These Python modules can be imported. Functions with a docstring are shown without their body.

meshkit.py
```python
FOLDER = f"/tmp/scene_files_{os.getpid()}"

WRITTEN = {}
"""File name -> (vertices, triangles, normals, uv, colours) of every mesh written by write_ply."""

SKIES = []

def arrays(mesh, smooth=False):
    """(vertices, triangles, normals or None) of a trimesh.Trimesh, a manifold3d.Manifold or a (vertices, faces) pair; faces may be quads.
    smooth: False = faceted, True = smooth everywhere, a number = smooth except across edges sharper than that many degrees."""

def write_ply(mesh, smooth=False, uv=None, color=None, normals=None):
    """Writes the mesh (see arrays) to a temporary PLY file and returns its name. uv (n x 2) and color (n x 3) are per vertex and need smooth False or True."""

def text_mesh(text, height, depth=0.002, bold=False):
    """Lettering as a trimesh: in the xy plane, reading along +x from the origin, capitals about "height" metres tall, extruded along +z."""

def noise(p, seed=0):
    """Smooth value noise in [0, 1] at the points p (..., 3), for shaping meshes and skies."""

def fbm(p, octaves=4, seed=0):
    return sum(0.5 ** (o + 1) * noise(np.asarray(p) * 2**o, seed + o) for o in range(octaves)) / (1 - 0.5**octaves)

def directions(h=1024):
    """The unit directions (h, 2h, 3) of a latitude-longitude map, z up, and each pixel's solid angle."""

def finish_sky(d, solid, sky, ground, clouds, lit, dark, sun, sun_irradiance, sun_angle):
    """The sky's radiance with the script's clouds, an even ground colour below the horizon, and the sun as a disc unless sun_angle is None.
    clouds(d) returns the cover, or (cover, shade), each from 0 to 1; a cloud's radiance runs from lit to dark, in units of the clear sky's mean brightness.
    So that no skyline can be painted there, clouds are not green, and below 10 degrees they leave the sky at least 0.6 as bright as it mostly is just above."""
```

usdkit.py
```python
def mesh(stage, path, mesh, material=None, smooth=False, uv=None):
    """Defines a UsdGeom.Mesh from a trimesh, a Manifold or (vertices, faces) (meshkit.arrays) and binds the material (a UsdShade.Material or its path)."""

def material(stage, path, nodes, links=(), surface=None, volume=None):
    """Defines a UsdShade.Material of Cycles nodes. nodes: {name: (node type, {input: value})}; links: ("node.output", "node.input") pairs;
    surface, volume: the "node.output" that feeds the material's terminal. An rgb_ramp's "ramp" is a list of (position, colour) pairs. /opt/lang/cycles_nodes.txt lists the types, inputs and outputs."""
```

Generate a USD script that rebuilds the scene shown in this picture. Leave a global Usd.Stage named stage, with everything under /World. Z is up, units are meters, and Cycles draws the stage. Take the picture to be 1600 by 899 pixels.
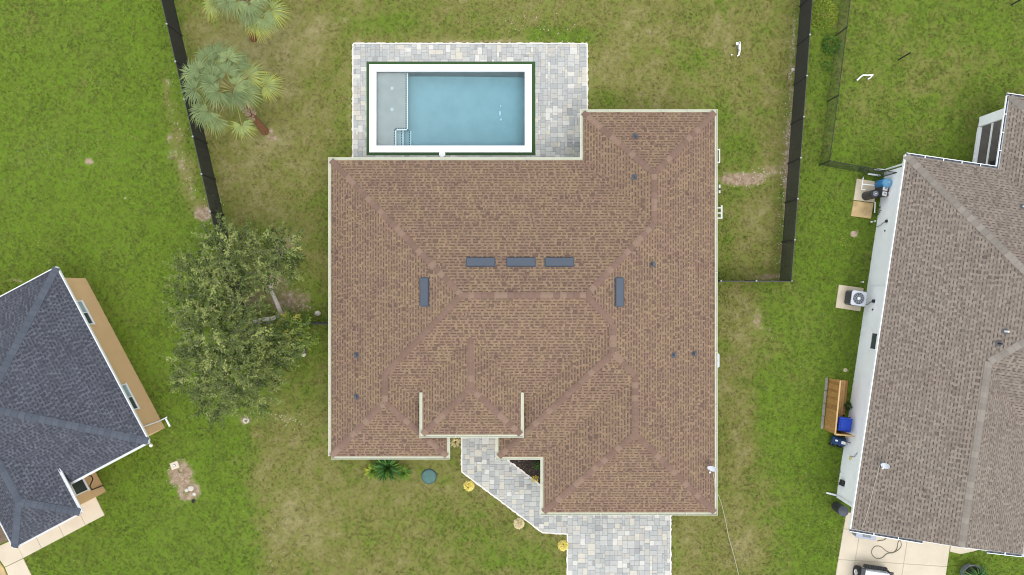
import math, random, re
import numpy as np, trimesh, shapely, usdkit, meshkit
from shapely.geometry import Polygon, LineString, Point, box as sbox
from shapely.ops import unary_union
from shapely import affinity
from pxr import Usd, UsdGeom, UsdLux, UsdShade, Gf, Sdf, Vt

stage = Usd.Stage.CreateInMemory()
UsdGeom.SetStageUpAxis(stage, UsdGeom.Tokens.z)
UsdGeom.SetStageMetersPerUnit(stage, 1.0)
UsdGeom.Xform.Define(stage, '/World')
stage.SetDefaultPrim(stage.GetPrimAtPath('/World'))
UsdGeom.Scope.Define(stage, '/World/Looks')

# ------------------------------------------------------------------ camera, sky, sun, exposure
H = 64.0 / 1.5                      # drone height, straight down, 24 mm lens on a 36 mm frame
cam = UsdGeom.Camera.Define(stage, '/World/camera')
cam.AddTranslateOp().Set((0, 0, H))
cam.CreateFocalLengthAttr(24.0)
cam.CreateHorizontalApertureAttr(36.0)
cam.CreateVerticalApertureAttr(36.0 * 575 / 1024)
cam.CreateClippingRangeAttr(Gf.Vec2f(0.5, 2000))
cam.CreateExposureAttr(1.28)
SUN_EL, SUN_AZ = math.radians(66), math.radians(150)      # azimuth = atan2(x, y)
SUN_DIR = np.array([math.cos(SUN_EL) * math.sin(SUN_AZ), math.cos(SUN_EL) * math.cos(SUN_AZ), math.sin(SUN_EL)])
sky_mat = usdkit.material(stage, '/World/Looks/sky_look', {
    'sky': ('sky_texture', {'sky_type': 'single_scattering', 'sun_disc': False, 'sun_elevation': SUN_EL, 'sun_rotation': SUN_AZ}),
    'cl': ('color', {'value': (5.6, 5.9, 6.4)}),
    'tc': ('texture_coordinate', {}),
    'n': ('noise_texture', {'scale': 2.2, 'detail': 5.0, 'roughness': 0.55}),
    'r': ('rgb_ramp', {'ramp': [(0.25, (0.78, 0.78, 0.79)), (0.75, (1.12, 1.12, 1.1))]}),
    'cm': ('mix', {'mix_type': 'multiply', 'fac': 1.0}),
    'mx': ('mix', {'mix_type': 'mix', 'fac': 0.93}),
    'bg': ('background_shader', {'strength': 0.11}),
}, [('tc.generated', 'n.vector'), ('n.fac', 'r.fac'), ('cl.color', 'cm.color1'), ('r.color', 'cm.color2'),
    ('sky.color', 'mx.color1'), ('cm.color', 'mx.color2'), ('mx.color', 'bg.color')], surface='bg.background')
dome = UsdLux.DomeLight.Define(stage, '/World/sky')
UsdShade.MaterialBindingAPI.Apply(dome.GetPrim()).Bind(sky_mat)
dome.GetPrim().SetCustomDataByKey('kind', 'structure')
sun = UsdLux.DistantLight.Define(stage, '/World/sun')
sun.CreateIntensityAttr(0.18)
sun.CreateAngleAttr(40.0)
sun.CreateColorAttr(Gf.Vec3f(1.0, 0.97, 0.92))
sun.GetPrim().CreateAttribute('inputs:normalize', Sdf.ValueTypeNames.Bool).Set(True)
_m = Gf.Matrix4d(1).SetRotate(Gf.Rotation(Gf.Vec3d(0, 0, 1), Gf.Vec3d(*map(float, SUN_DIR))))
sun.AddTransformOp().Set(_m)

# ------------------------------------------------------------------ helpers
R = random.Random(7)
NP = np.random.default_rng(11)
S0 = 0.04                            # metres per photo pixel on the ground


def P(px, py, z=0.0):
    s = S0 * (H - z) / H
    return np.array([(px - 800) * s, (449.5 - py) * s, z])


_used = {}


def numbered(parent, name):
    k = (parent, name)
    n = _used.get(k, -1) + 1
    _used[k] = n
    return f'{parent}/{name}' if n == 0 else f'{parent}/{name}_{n:03d}'


def data(prim, label=None, cat=None, group=None, kind=None):
    for k, v in (('label', label), ('category', cat), ('group', group), ('kind', kind)):
        if v:
            prim.SetCustomDataByKey(k, v)
    return prim


def thing(name, label=None, cat=None, loc=(0, 0, 0), rz=0.0, group=None, kind=None):
    x = UsdGeom.Xform.Define(stage, numbered('/World', name))
    x.AddTranslateOp().Set(tuple(map(float, loc)))
    x.AddRotateZOp().Set(math.degrees(rz))
    return data(x.GetPrim(), label, cat, group, kind)


class G:
    """Collects simple solids into one mesh."""
    def __init__(self):
        self.v, self.f, self.t, self.n = [], [], [], 0

    def add(self, v, f, tone=None):
        v = np.asarray(v, float).reshape(-1, 3)
        f = np.asarray(f, int)
        if f.shape[1] == 4:
            f = np.vstack([f[:, [0, 1, 2]], f[:, [0, 2, 3]]])
        self.v.append(v)
        self.f.append(f + self.n)
        self.n += len(v)
        if tone is not None:
            self.t.append(np.broadcast_to(np.asarray(tone, float), (len(v),)))
        return self

    def tm(self, m, tone=None):
        v, f, _ = meshkit.arrays(m)
        return self.add(v, f, tone)

    def box(self, c, s, rz=0.0, bev=0.0, tilt=None):
        sx, sy, sz = (q / 2 for q in s)
        if bev > 0:
            pts = []
            for a in (-1, 1):
                for b in (-1, 1):
                    for d in (-1, 1):
                        pts += [(a * (sx - bev), b * (sy - bev), d * sz), (a * (sx - bev), b * sy, d * (sz - bev)), (a * sx, b * (sy - bev), d * (sz - bev))]
            m = trimesh.convex.convex_hull(np.array(pts))
            v, f = np.array(m.vertices), np.array(m.faces)
        else:
            v = np.array([(a * sx, b * sy, d * sz) for a in (-1, 1) for b in (-1, 1) for d in (-1, 1)])
            f = np.array([(0, 1, 3, 2), (4, 6, 7, 5), (0, 4, 5, 1), (2, 3, 7, 6), (0, 2, 6, 4), (1, 5, 7, 3)])
        if tilt is not None:
            v = v @ trimesh.transformations.euler_matrix(*tilt)[:3, :3].T
        if rz:
            c_, s_ = math.cos(rz), math.sin(rz)
            v = v @ np.array([[c_, s_, 0], [-s_, c_, 0], [0, 0, 1]])
        return self.add(v + np.asarray(c, float), f)

    def tube(self, pts, r, n=6, closed=False, cap=True):
        pts = np.asarray(pts, float)
        m = len(pts)
        r = np.broadcast_to(np.asarray(r, float), (m,))
        tan = np.gradient(pts, axis=0)
        if closed:
            tan = np.roll(pts, -1, 0) - np.roll(pts, 1, 0)
        tan /= np.maximum(np.linalg.norm(tan, axis=1, keepdims=True), 1e-9)
        up = np.array([0, 0, 1.0])
        rings = []
        for p, t, q in zip(pts, tan, r):
            a = np.cross(up if abs(t[2]) < 0.95 else [1.0, 0, 0], t)
            a /= np.linalg.norm(a)
            b = np.cross(t, a)
            th = np.arange(n) / n * 2 * np.pi
            rings.append(p + q * (np.cos(th)[:, None] * a + np.sin(th)[:, None] * b))
        v = np.vstack(rings)
        f = []
        for i in range(m if closed else m - 1):
            j = (i + 1) % m
            for k in range(n):
                l = (k + 1) % n
                f.append((i * n + k, i * n + l, j * n + l, j * n + k))
        f = np.array(f)
        f = np.vstack([f[:, [0, 1, 2]], f[:, [0, 2, 3]]])
        if cap and not closed:
            e = [(0, k + 1, k) for k in range(1, n - 1)] + [((m - 1) * n, (m - 1) * n + k, (m - 1) * n + k + 1) for k in range(1, n - 1)]
            f = np.vstack([f, np.array(e)])
        return self.add(v, f)

    def lathe(self, prof, c=(0, 0, 0), n=24, tilt=None):
        prof = np.asarray(prof, float)
        th = np.arange(n) / n * 2 * np.pi
        v = np.stack([prof[:, None, 0] * np.cos(th), prof[:, None, 0] * np.sin(th), np.broadcast_to(prof[:, None, 1], (len(prof), n))], -1).reshape(-1, 3)
        f = [(i * n + k, i * n + (k + 1) % n, (i + 1) * n + (k + 1) % n, (i + 1) * n + k) for i in range(len(prof) - 1) for k in range(n)]
        if tilt is not None:
            v = v @ trimesh.transformations.euler_matrix(*tilt)[:3, :3].T
        return self.add(v + np.asarray(c, float), np.array(f))

    def prism(self, poly, z0, z1):
        """A shapely polygon (holes allowed) extruded."""
        for g in getattr(poly, 'geoms', [poly]):
            if g.is_empty or g.geom_type != 'Polygon' or g.area < 1e-7:
                continue
            tv, tf = trimesh.creation.triangulate_polygon(g, engine='earcut')
            tv, tf = np.asarray(tv, float), np.asarray(tf, int)
            e1, e2 = tv[tf[:, 1]] - tv[tf[:, 0]], tv[tf[:, 2]] - tv[tf[:, 0]]
            flip = (e1[:, 0] * e2[:, 1] - e1[:, 1] * e2[:, 0]) < 0
            tf[flip] = tf[flip][:, ::-1]
            n = len(tv)
            self.add(np.column_stack([tv, np.full(n, z1)]), tf)
            self.add(np.column_stack([tv, np.full(n, z0)]), tf[:, ::-1])
            for ring in [g.exterior, *g.interiors]:
                c = np.array(ring.coords)[:-1]
                if ring.is_ccw != (ring is g.exterior):
                    c = c[::-1]
                m = len(c)
                self.add(np.vstack([np.column_stack([c, np.full(m, z0)]), np.column_stack([c, np.full(m, z1)])]),
                         [(i, (i + 1) % m, (i + 1) % m + m, i + m) for i in range(m)])
        return self

    def mesh(self):
        return np.vstack(self.v), np.vstack(self.f)

    def put(self, name, mat, parent=None, smooth=False, label=None, cat=None, group=None, kind=None):
        path = numbered(str(parent.GetPath()) if parent else '/World', name)
        m = usdkit.mesh(stage, path, self.mesh(), mat, smooth=smooth)
        if self.t:
            UsdGeom.PrimvarsAPI(m).CreatePrimvar('tone', Sdf.ValueTypeNames.FloatArray, 'vertex').Set(Vt.FloatArray.FromNumpy(np.concatenate(self.t).astype(np.float32)))
        return data(m.GetPrim(), label, cat, group, kind)


# ------------------------------------------------------------------ materials
L = {}


def mat(name, col, rough=0.7, amp=0.12, scale=6.0, metal=0.0, spec=0.4, bump=0.0, bscale=40.0, detail=4.0, coat=0.0):
    col = np.asarray(col, float)
    nodes = {'g': ('geometry', {}), 'n': ('noise_texture', {'scale': scale, 'detail': detail, 'roughness': 0.6}),
             'r': ('rgb_ramp', {'ramp': [(0.25, tuple(np.clip(col * (1 - amp), 0, 1))), (0.75, tuple(np.clip(col * (1 + amp), 0, 0.95)))]}),
             'p': ('principled_bsdf', {'roughness': rough, 'metallic': metal, 'specular_ior_level': spec, 'coat_weight': coat})}
    links = [('g.position', 'n.vector'), ('n.fac', 'r.fac'), ('r.color', 'p.base_color')]
    if bump:
        nodes['bn'] = ('noise_texture', {'scale': bscale, 'detail': 3.0})
        nodes['b'] = ('bump', {'strength': 1.0, 'distance': bump})
        links += [('g.position', 'bn.vector'), ('bn.fac', 'b.height'), ('b.normal', 'p.normal')]
    L[name] = usdkit.material(stage, f'/World/Looks/{name}', nodes, links, surface='p.BSDF')
    return L[name]


def tone_mat(name, stops, rough=0.9, namp=0.12, nscale=0.6, spec=0.2, trans=None, fine=30.0, famp=0.15, hue=None, each=0.0):
    """Colour from the mesh's own 'tone' values, broken up by weathering noise."""
    nodes = {'a': ('attribute', {'attribute': 'tone'}), 'r': ('rgb_ramp', {'ramp': stops}), 'g': ('geometry', {}),
             'n': ('noise_texture', {'scale': nscale, 'detail': 4.0, 'roughness': 0.6}),
             'nr': ('rgb_ramp', {'ramp': hue or [(0.28, (1 - namp,) * 3), (0.72, (1 + namp,) * 3)]}),
             'm': ('mix', {'mix_type': 'multiply', 'fac': 1.0}),
             'n2': ('noise_texture', {'scale': fine, 'detail': 2.0}),
             'nr2': ('rgb_ramp', {'ramp': [(0.3, (1 - famp,) * 3), (0.7, (1 + famp,) * 3)]}),
             'm2': ('mix', {'mix_type': 'multiply', 'fac': 1.0}),
             'p': ('principled_bsdf', {'roughness': rough, 'specular_ior_level': spec})}
    links = [('a.fac', 'r.fac'), ('g.position', 'n.vector'), ('n.fac', 'nr.fac'), ('r.color', 'm.color1'), ('nr.color', 'm.color2'),
             ('g.position', 'n2.vector'), ('n2.fac', 'nr2.fac'), ('m.color', 'm2.color1'), ('nr2.color', 'm2.color2'), ('m2.color', 'p.base_color')]
    if each:      # every separate copy a little lighter or darker
        nodes['oi'] = ('object_info', {})
        nodes['er'] = ('map_range', {'from_min': 0.0, 'from_max': 1.0, 'to_min': 1 - each, 'to_max': 1 + each})
        nodes['ec'] = ('combine_color', {})
        nodes['em'] = ('mix', {'mix_type': 'multiply', 'fac': 1.0})
        links = [q for q in links if q[0] != 'm2.color'] + [('oi.random', 'er.value'), ('er.result', 'ec.r'), ('er.result', 'ec.g'), ('er.result', 'ec.b'), ('m2.color', 'em.color1'), ('ec.color', 'em.color2'), ('em.color', 'p.base_color')]
    surf = 'p.BSDF'
    if trans:
        nodes['t'] = ('translucent_bsdf', {})
        nodes['mx'] = ('mix_closure', {'fac': trans})
        links += [('em.color' if each else 'm2.color', 't.color'), ('p.BSDF', 'mx.closure1'), ('t.BSDF', 'mx.closure2')]
        surf = 'mx.closure'
    L[name] = usdkit.material(stage, f'/World/Looks/{name}', nodes, links, surface=surf)
    return L[name]


mat('white_paint', (0.78, 0.78, 0.77), 0.45, 0.04)
mat('cream_metal', (0.50, 0.505, 0.395), 0.45, 0.07, 1.5)
mat('cream_metal_inside', (0.46, 0.48, 0.36), 0.6, 0.12, 1.2)
mat('white_metal', (0.74, 0.75, 0.76), 0.4, 0.05)
mat('coping_white', (0.80, 0.79, 0.80), 0.6, 0.03, 1.5, bump=0.001)
mat('house_wall', (0.52, 0.53, 0.46), 0.85, 0.05, 2, bump=0.002)
mat('tan_wall', (0.66, 0.42, 0.215), 0.9, 0.05, 1.2, bump=0.002, bscale=60)
mat('pale_wall', (0.80, 0.81, 0.80), 0.85, 0.04, 1.0, bump=0.002, bscale=60)
mat('trim_tan', (0.46, 0.36, 0.24), 0.8, 0.06)
mat('dark_glass', (0.03, 0.035, 0.04), 0.08, 0.1, spec=0.6)
mat('pale_glass', (0.30, 0.36, 0.38), 0.12, 0.1, spec=0.6)
mat('fence_black', (0.018, 0.017, 0.016), 0.55, 0.2, 4)
mat('fence_post', (0.010, 0.010, 0.011), 0.45, 0.2, 4)
mat('fence_rail', (0.055, 0.055, 0.056), 0.45, 0.2, 4)
mat('cap_grey', (0.34, 0.35, 0.36), 0.4, 0.1)
mat('black_metal', (0.012, 0.012, 0.013), 0.4, 0.2)
mat('black_rubber', (0.016, 0.016, 0.017), 0.75, 0.2)
mat('black_plastic', (0.018, 0.018, 0.020), 0.45, 0.2)
mat('grey_plastic', (0.16, 0.17, 0.19), 0.5, 0.12)
mat('vent_steel', (0.066, 0.078, 0.100), 0.5, 0.06, 2, metal=0.2)
mat('vent_lead', (0.06, 0.065, 0.075), 0.5, 0.2)
mat('concrete_tan', (0.52, 0.44, 0.32), 0.9, 0.12, 1.3, bump=0.001)
mat('concrete_cream', (0.54, 0.465, 0.355), 0.9, 0.08, 0.9, bump=0.001)
mat('concrete_grey', (0.44, 0.43, 0.40), 0.9, 0.18, 2.5, bump=0.002)
mat('rusty_slab', (0.47, 0.33, 0.16), 0.85, 0.25, 2.2)
mat('wood_cedar', (0.36, 0.19, 0.055), 0.7, 0.25, 5)
mat('wood_cedar_dark', (0.29, 0.145, 0.042), 0.7, 0.25, 5)
mat('wood_cedar_pale', (0.42, 0.24, 0.085), 0.7, 0.2, 5)
mat('wood_cap', (0.50, 0.32, 0.15), 0.7, 0.2, 5)
mat('grey_wood', (0.25, 0.23, 0.19), 0.9, 0.3, 5)
mat('lid_grey', (0.055, 0.06, 0.075), 0.5, 0.12)
mat('lanai_grey', (0.13, 0.115, 0.10), 0.9, 0.2, 2.5)
mat('blue_bin', (0.012, 0.055, 0.42), 0.4, 0.08)
mat('dark_blue', (0.006, 0.035, 0.12), 0.4, 0.15)
mat('tank_blue', (0.02, 0.16, 0.36), 0.35, 0.06)
mat('tank_pale', (0.14, 0.34, 0.52), 0.35, 0.06)
mat('lid_teal', (0.058, 0.130, 0.112), 0.65, 0.12, 5)
mat('lid_rim', (0.035, 0.07, 0.08), 0.7, 0.15)
mat('pvc', (0.70, 0.70, 0.66), 0.4, 0.06)
mat('petal', (0.52, 0.55, 0.40), 0.8, 0.1)
mat('turf', (0.028, 0.068, 0.018), 0.95, 0.3, 60, bump=0.01, bscale=160)
mat('bark', (0.22, 0.19, 0.155), 0.95, 0.3, 7, bump=0.01, bscale=25)
mat('bark_pale', (0.34, 0.31, 0.26), 0.95, 0.25, 7, bump=0.006, bscale=25)
mat('palm_boot', (0.40, 0.31, 0.22), 0.95, 0.35, 8, bump=0.01)
mat('palm_root', (0.17, 0.075, 0.032), 0.95, 0.35, 8, bump=0.01)
mat('palm_stalk', (0.30, 0.27, 0.10), 0.7, 0.2, 4)
mat('mulch_a', (0.028, 0.020, 0.016), 0.95, 0.4, 12)
mat('mulch_b', (0.06, 0.038, 0.026), 0.95, 0.4, 12)
mat('stone', (0.48, 0.44, 0.37), 0.9, 0.2, 8)
mat('pool_shelf', (0.42, 0.40, 0.37), 0.8, 0.10, 1.1, detail=5)
mat('pool_plaster', (0.46, 0.475, 0.46), 0.8, 0.08, 1.1, detail=5)
mat('bubbler_grey', (0.56, 0.57, 0.56), 0.6, 0.03)
mat('pool_tile', (0.02, 0.032, 0.06), 0.3, 0.3)
mat('pool_edge', (0.74, 0.78, 0.80), 0.6, 0.03)
mat('car_white', (0.76, 0.77, 0.80), 0.3, 0.02, coat=0.5)
mat('car_dark', (0.012, 0.012, 0.02), 0.35, 0.1)
mat('chrome', (0.6, 0.6, 0.62), 0.2, 0.05, metal=0.9)
mat('yellow_label', (0.62, 0.52, 0.25), 0.6, 0.1)
mat('cable', (0.42, 0.40, 0.30), 0.6, 0.1)
mat('hose', (0.10, 0.095, 0.055), 0.5, 0.1)
mat('soil', (0.17, 0.125, 0.085), 0.95, 0.3, 3)
mat('paver_bed', (0.30, 0.29, 0.27), 0.95, 0.15, 5)
mat('paver_edge', (0.66, 0.60, 0.53), 0.9, 0.12, 3)
mat('fan_grey', (0.30, 0.32, 0.38), 0.4, 0.08)
mat('condenser_top', (0.50, 0.52, 0.56), 0.45, 0.06)
mat('roof_deck_brown', (0.13, 0.095, 0.07), 0.95, 0.15)
mat('roof_deck_grey', (0.16, 0.145, 0.13), 0.95, 0.15)
mat('roof_deck_blue', (0.055, 0.06, 0.075), 0.95, 0.15)
PAVER = [mat(f'paver_{i}', c, 0.85, 0.10, 7, bump=0.0015) for i, c in enumerate([
    (0.349, 0.346, 0.323), (0.391, 0.387, 0.357), (0.302, 0.305, 0.292), (0.446, 0.414, 0.348), (0.484, 0.464, 0.421), (0.330, 0.332, 0.318), (0.372, 0.350, 0.310), (0.260, 0.259, 0.249)])]
CAPS_BROWN = [mat(f'ridge_brown_{i}', c, 0.95, 0.12, 12) for i, c in enumerate([(0.170, 0.106, 0.076), (0.204, 0.133, 0.094), (0.151, 0.093, 0.067), (0.162, 0.100, 0.075)])]
CAPS_GREY = [mat(f'ridge_grey_{i}', c, 0.95, 0.10, 12) for i, c in enumerate([(0.182, 0.158, 0.133), (0.192, 0.167, 0.140), (0.172, 0.150, 0.126), (0.215, 0.188, 0.156)])]
CAPS_BLUE = [mat(f'ridge_blue_{i}', c, 0.95, 0.08, 12) for i, c in enumerate([(0.064, 0.072, 0.090), (0.070, 0.078, 0.097), (0.058, 0.066, 0.084)])]
tone_mat('shingle_brown', [(0, (0.106, 0.069, 0.050)), (0.35, (0.130, 0.085, 0.061)), (0.6, (0.184, 0.122, 0.079)), (1, (0.240, 0.161, 0.103))], nscale=1.1,
         hue=[(0.3, (0.90, 0.86, 0.94)), (0.5, (1, 1, 1)), (0.72, (1.07, 1.10, 1.02))])
tone_mat('shingle_grey', [(0, (0.073, 0.059, 0.049)), (0.35, (0.139, 0.114, 0.093)), (0.6, (0.178, 0.147, 0.119)), (1, (0.245, 0.202, 0.162))], nscale=0.35,
         hue=[(0.25, (0.96, 0.92, 0.92)), (0.5, (1, 1, 1)), (0.78, (1.04, 1.06, 1.03))])
tone_mat('shingle_blue', [(0, (0.029, 0.030, 0.039)), (0.35, (0.044, 0.046, 0.058)), (0.6, (0.064, 0.067, 0.080)), (1, (0.110, 0.117, 0.135))], nscale=0.4)
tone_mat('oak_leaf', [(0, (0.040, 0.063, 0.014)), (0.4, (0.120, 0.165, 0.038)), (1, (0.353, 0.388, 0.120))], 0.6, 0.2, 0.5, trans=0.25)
tone_mat('shrub_leaf', [(0, (0.055, 0.105, 0.018)), (0.5, (0.15, 0.23, 0.040)), (0.85, (0.30, 0.34, 0.065)), (1, (0.42, 0.38, 0.08))], 0.6, 0.2, 0.5, trans=0.25)
tone_mat('palm_leaf', [(0, (0.10, 0.145, 0.055)), (0.4, (0.19, 0.24, 0.098)), (0.75, (0.30, 0.33, 0.070)), (1, (0.46, 0.40, 0.085))], 0.5, 0.15, 0.5, trans=0.15)
tone_mat('garden_leaf', [(0, (0.015, 0.052, 0.012)), (0.5, (0.045, 0.135, 0.022)), (0.8, (0.16, 0.26, 0.03)), (1, (0.40, 0.38, 0.04))], 0.45, 0.15, 2, trans=0.2)
tone_mat('yellow_leaf', [(0, (0.60, 0.46, 0.04)), (0.5, (0.80, 0.66, 0.12)), (1, (0.85, 0.78, 0.36))], 0.6, 0.1, 2, trans=0.2)
tone_mat('cream_leaf', [(0, (0.55, 0.43, 0.20)), (0.5, (0.74, 0.62, 0.36)), (1, (0.85, 0.77, 0.55))], 0.6, 0.1, 2, trans=0.2)
GRASS = {
    'lush': tone_mat('grass_lush', [(0, (0.116, 0.166, 0.024)), (0.5, (0.202, 0.266, 0.035)), (1, (0.330, 0.368, 0.079))], 0.7, 0.16, 0.5, trans=0.25, each=0.36),
    'green': tone_mat('grass_green', [(0, (0.078, 0.119, 0.018)), (0.5, (0.138, 0.189, 0.032)), (1, (0.230, 0.265, 0.062))], 0.7, 0.16, 0.5, trans=0.25, each=0.36),
    'olive': tone_mat('grass_olive', [(0, (0.119, 0.108, 0.025)), (0.5, (0.188, 0.162, 0.044)), (1, (0.286, 0.240, 0.080))], 0.75, 0.16, 0.5, trans=0.2, each=0.36),
    'straw': tone_mat('grass_straw', [(0, (0.184, 0.143, 0.059)), (0.5, (0.285, 0.225, 0.099)), (1, (0.414, 0.340, 0.172))], 0.8, 0.16, 0.5, trans=0.2, each=0.36),
}

# ground: colour follows soil cover values stored on the sheet itself
usdkit.material(stage, '/World/Looks/ground_look', {
    'a': ('attribute', {'attribute': 'dry'}), 'd': ('attribute', {'attribute': 'dirt'}), 'g': ('geometry', {}),
    'n': ('noise_texture', {'scale': 1.6, 'detail': 8.0, 'roughness': 0.72}),
    'mr': ('map_range', {'from_min': 0.0, 'from_max': 1.0, 'to_min': -0.42, 'to_max': 0.42}),
    'ad': ('math', {'math_type': 'add'}),
    'r': ('rgb_ramp', {'ramp': [(0.0, (0.113, 0.188, 0.016)), (0.3, (0.126, 0.179, 0.023)), (0.62, (0.181, 0.179, 0.050)), (1.0, (0.286, 0.249, 0.117))]}),
    'n2': ('noise_texture', {'scale': 3.5, 'detail': 6.0, 'roughness': 0.7}),
    'r2': ('rgb_ramp', {'ramp': [(0.3, (0.19, 0.125, 0.078)), (0.52, (0.31, 0.225, 0.150)), (0.8, (0.50, 0.42, 0.32))]}),
    'mr2': ('map_range', {'from_min': 0.0, 'from_max': 1.0, 'to_min': -0.35, 'to_max': 0.35}),
    'ad2': ('math', {'math_type': 'add'}), 'st': ('map_range', {'from_min': 0.40, 'from_max': 0.62, 'clamp': True}),
    'm': ('mix', {}), 'n3': ('noise_texture', {'scale': 55.0, 'detail': 3.0}),
    'r3': ('rgb_ramp', {'ramp': [(0.3, (0.62, 0.62, 0.62)), (0.7, (1.25, 1.25, 1.25))]}), 'm3': ('mix', {'mix_type': 'multiply', 'fac': 1.0}),
    'b': ('bump', {'distance': 0.03, 'strength': 0.8}), 'p': ('principled_bsdf', {'roughness': 0.95, 'specular_ior_level': 0.1}),
}, [('g.position', 'n.vector'), ('n.fac', 'mr.value'), ('mr.result', 'ad.value1'), ('a.fac', 'ad.value2'), ('ad.value', 'r.fac'),
    ('g.position', 'n2.vector'), ('n2.fac', 'r2.fac'), ('n2.fac', 'mr2.value'), ('mr2.result', 'ad2.value1'), ('d.fac', 'ad2.value2'), ('ad2.value', 'st.value'),
    ('st.result', 'm.fac'), ('r.color', 'm.color1'), ('r2.color', 'm.color2'), ('g.position', 'n3.vector'), ('n3.fac', 'r3.fac'), ('m.color', 'm3.color1'), ('r3.color', 'm3.color2'),
    ('m3.color', 'p.base_color'), ('n3.fac', 'b.height'), ('b.normal', 'p.normal')], surface='p.BSDF')
L['ground'] = UsdShade.Material.Get(stage, '/World/Looks/ground_look')

# water: clear, with the colour coming from its depth
usdkit.material(stage, '/World/Looks/pool_water', {
    'g': ('geometry', {}), 'n': ('noise_texture', {'scale': 2.2, 'detail': 2.0}), 'b': ('bump', {'distance': 0.02, 'strength': 0.35}),
    't': ('transparent_bsdf', {'color': (0.97, 0.99, 1.0)}), 's': ('glossy_bsdf', {'roughness': 0.03, 'color': (1, 1, 1)}),
    'f': ('fresnel', {'IOR': 1.33}), 'm': ('mix_closure', {}), 'v': ('absorption_volume', {'color': (0.16, 0.72, 0.86), 'density': 0.42}),
}, [('g.position', 'n.vector'), ('n.fac', 'b.height'), ('b.normal', 's.normal'), ('f.fac', 'm.fac'), ('t.BSDF', 'm.closure1'), ('s.BSDF', 'm.closure2')],
    surface='m.closure', volume='v.volume')
L['water'] = UsdShade.Material.Get(stage, '/World/Looks/pool_water')

# ------------------------------------------------------------------ ground cover fields, in photo pixels at ground level


def soft(d, w):
    return 1 / (1 + np.exp(-np.clip(d / w, -30, 30)))


def nz(px, py, scale, seed):
    return meshkit.fbm(np.stack([px / scale, py / scale, np.zeros_like(px) + 3.7], -1), 4, seed)


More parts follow.
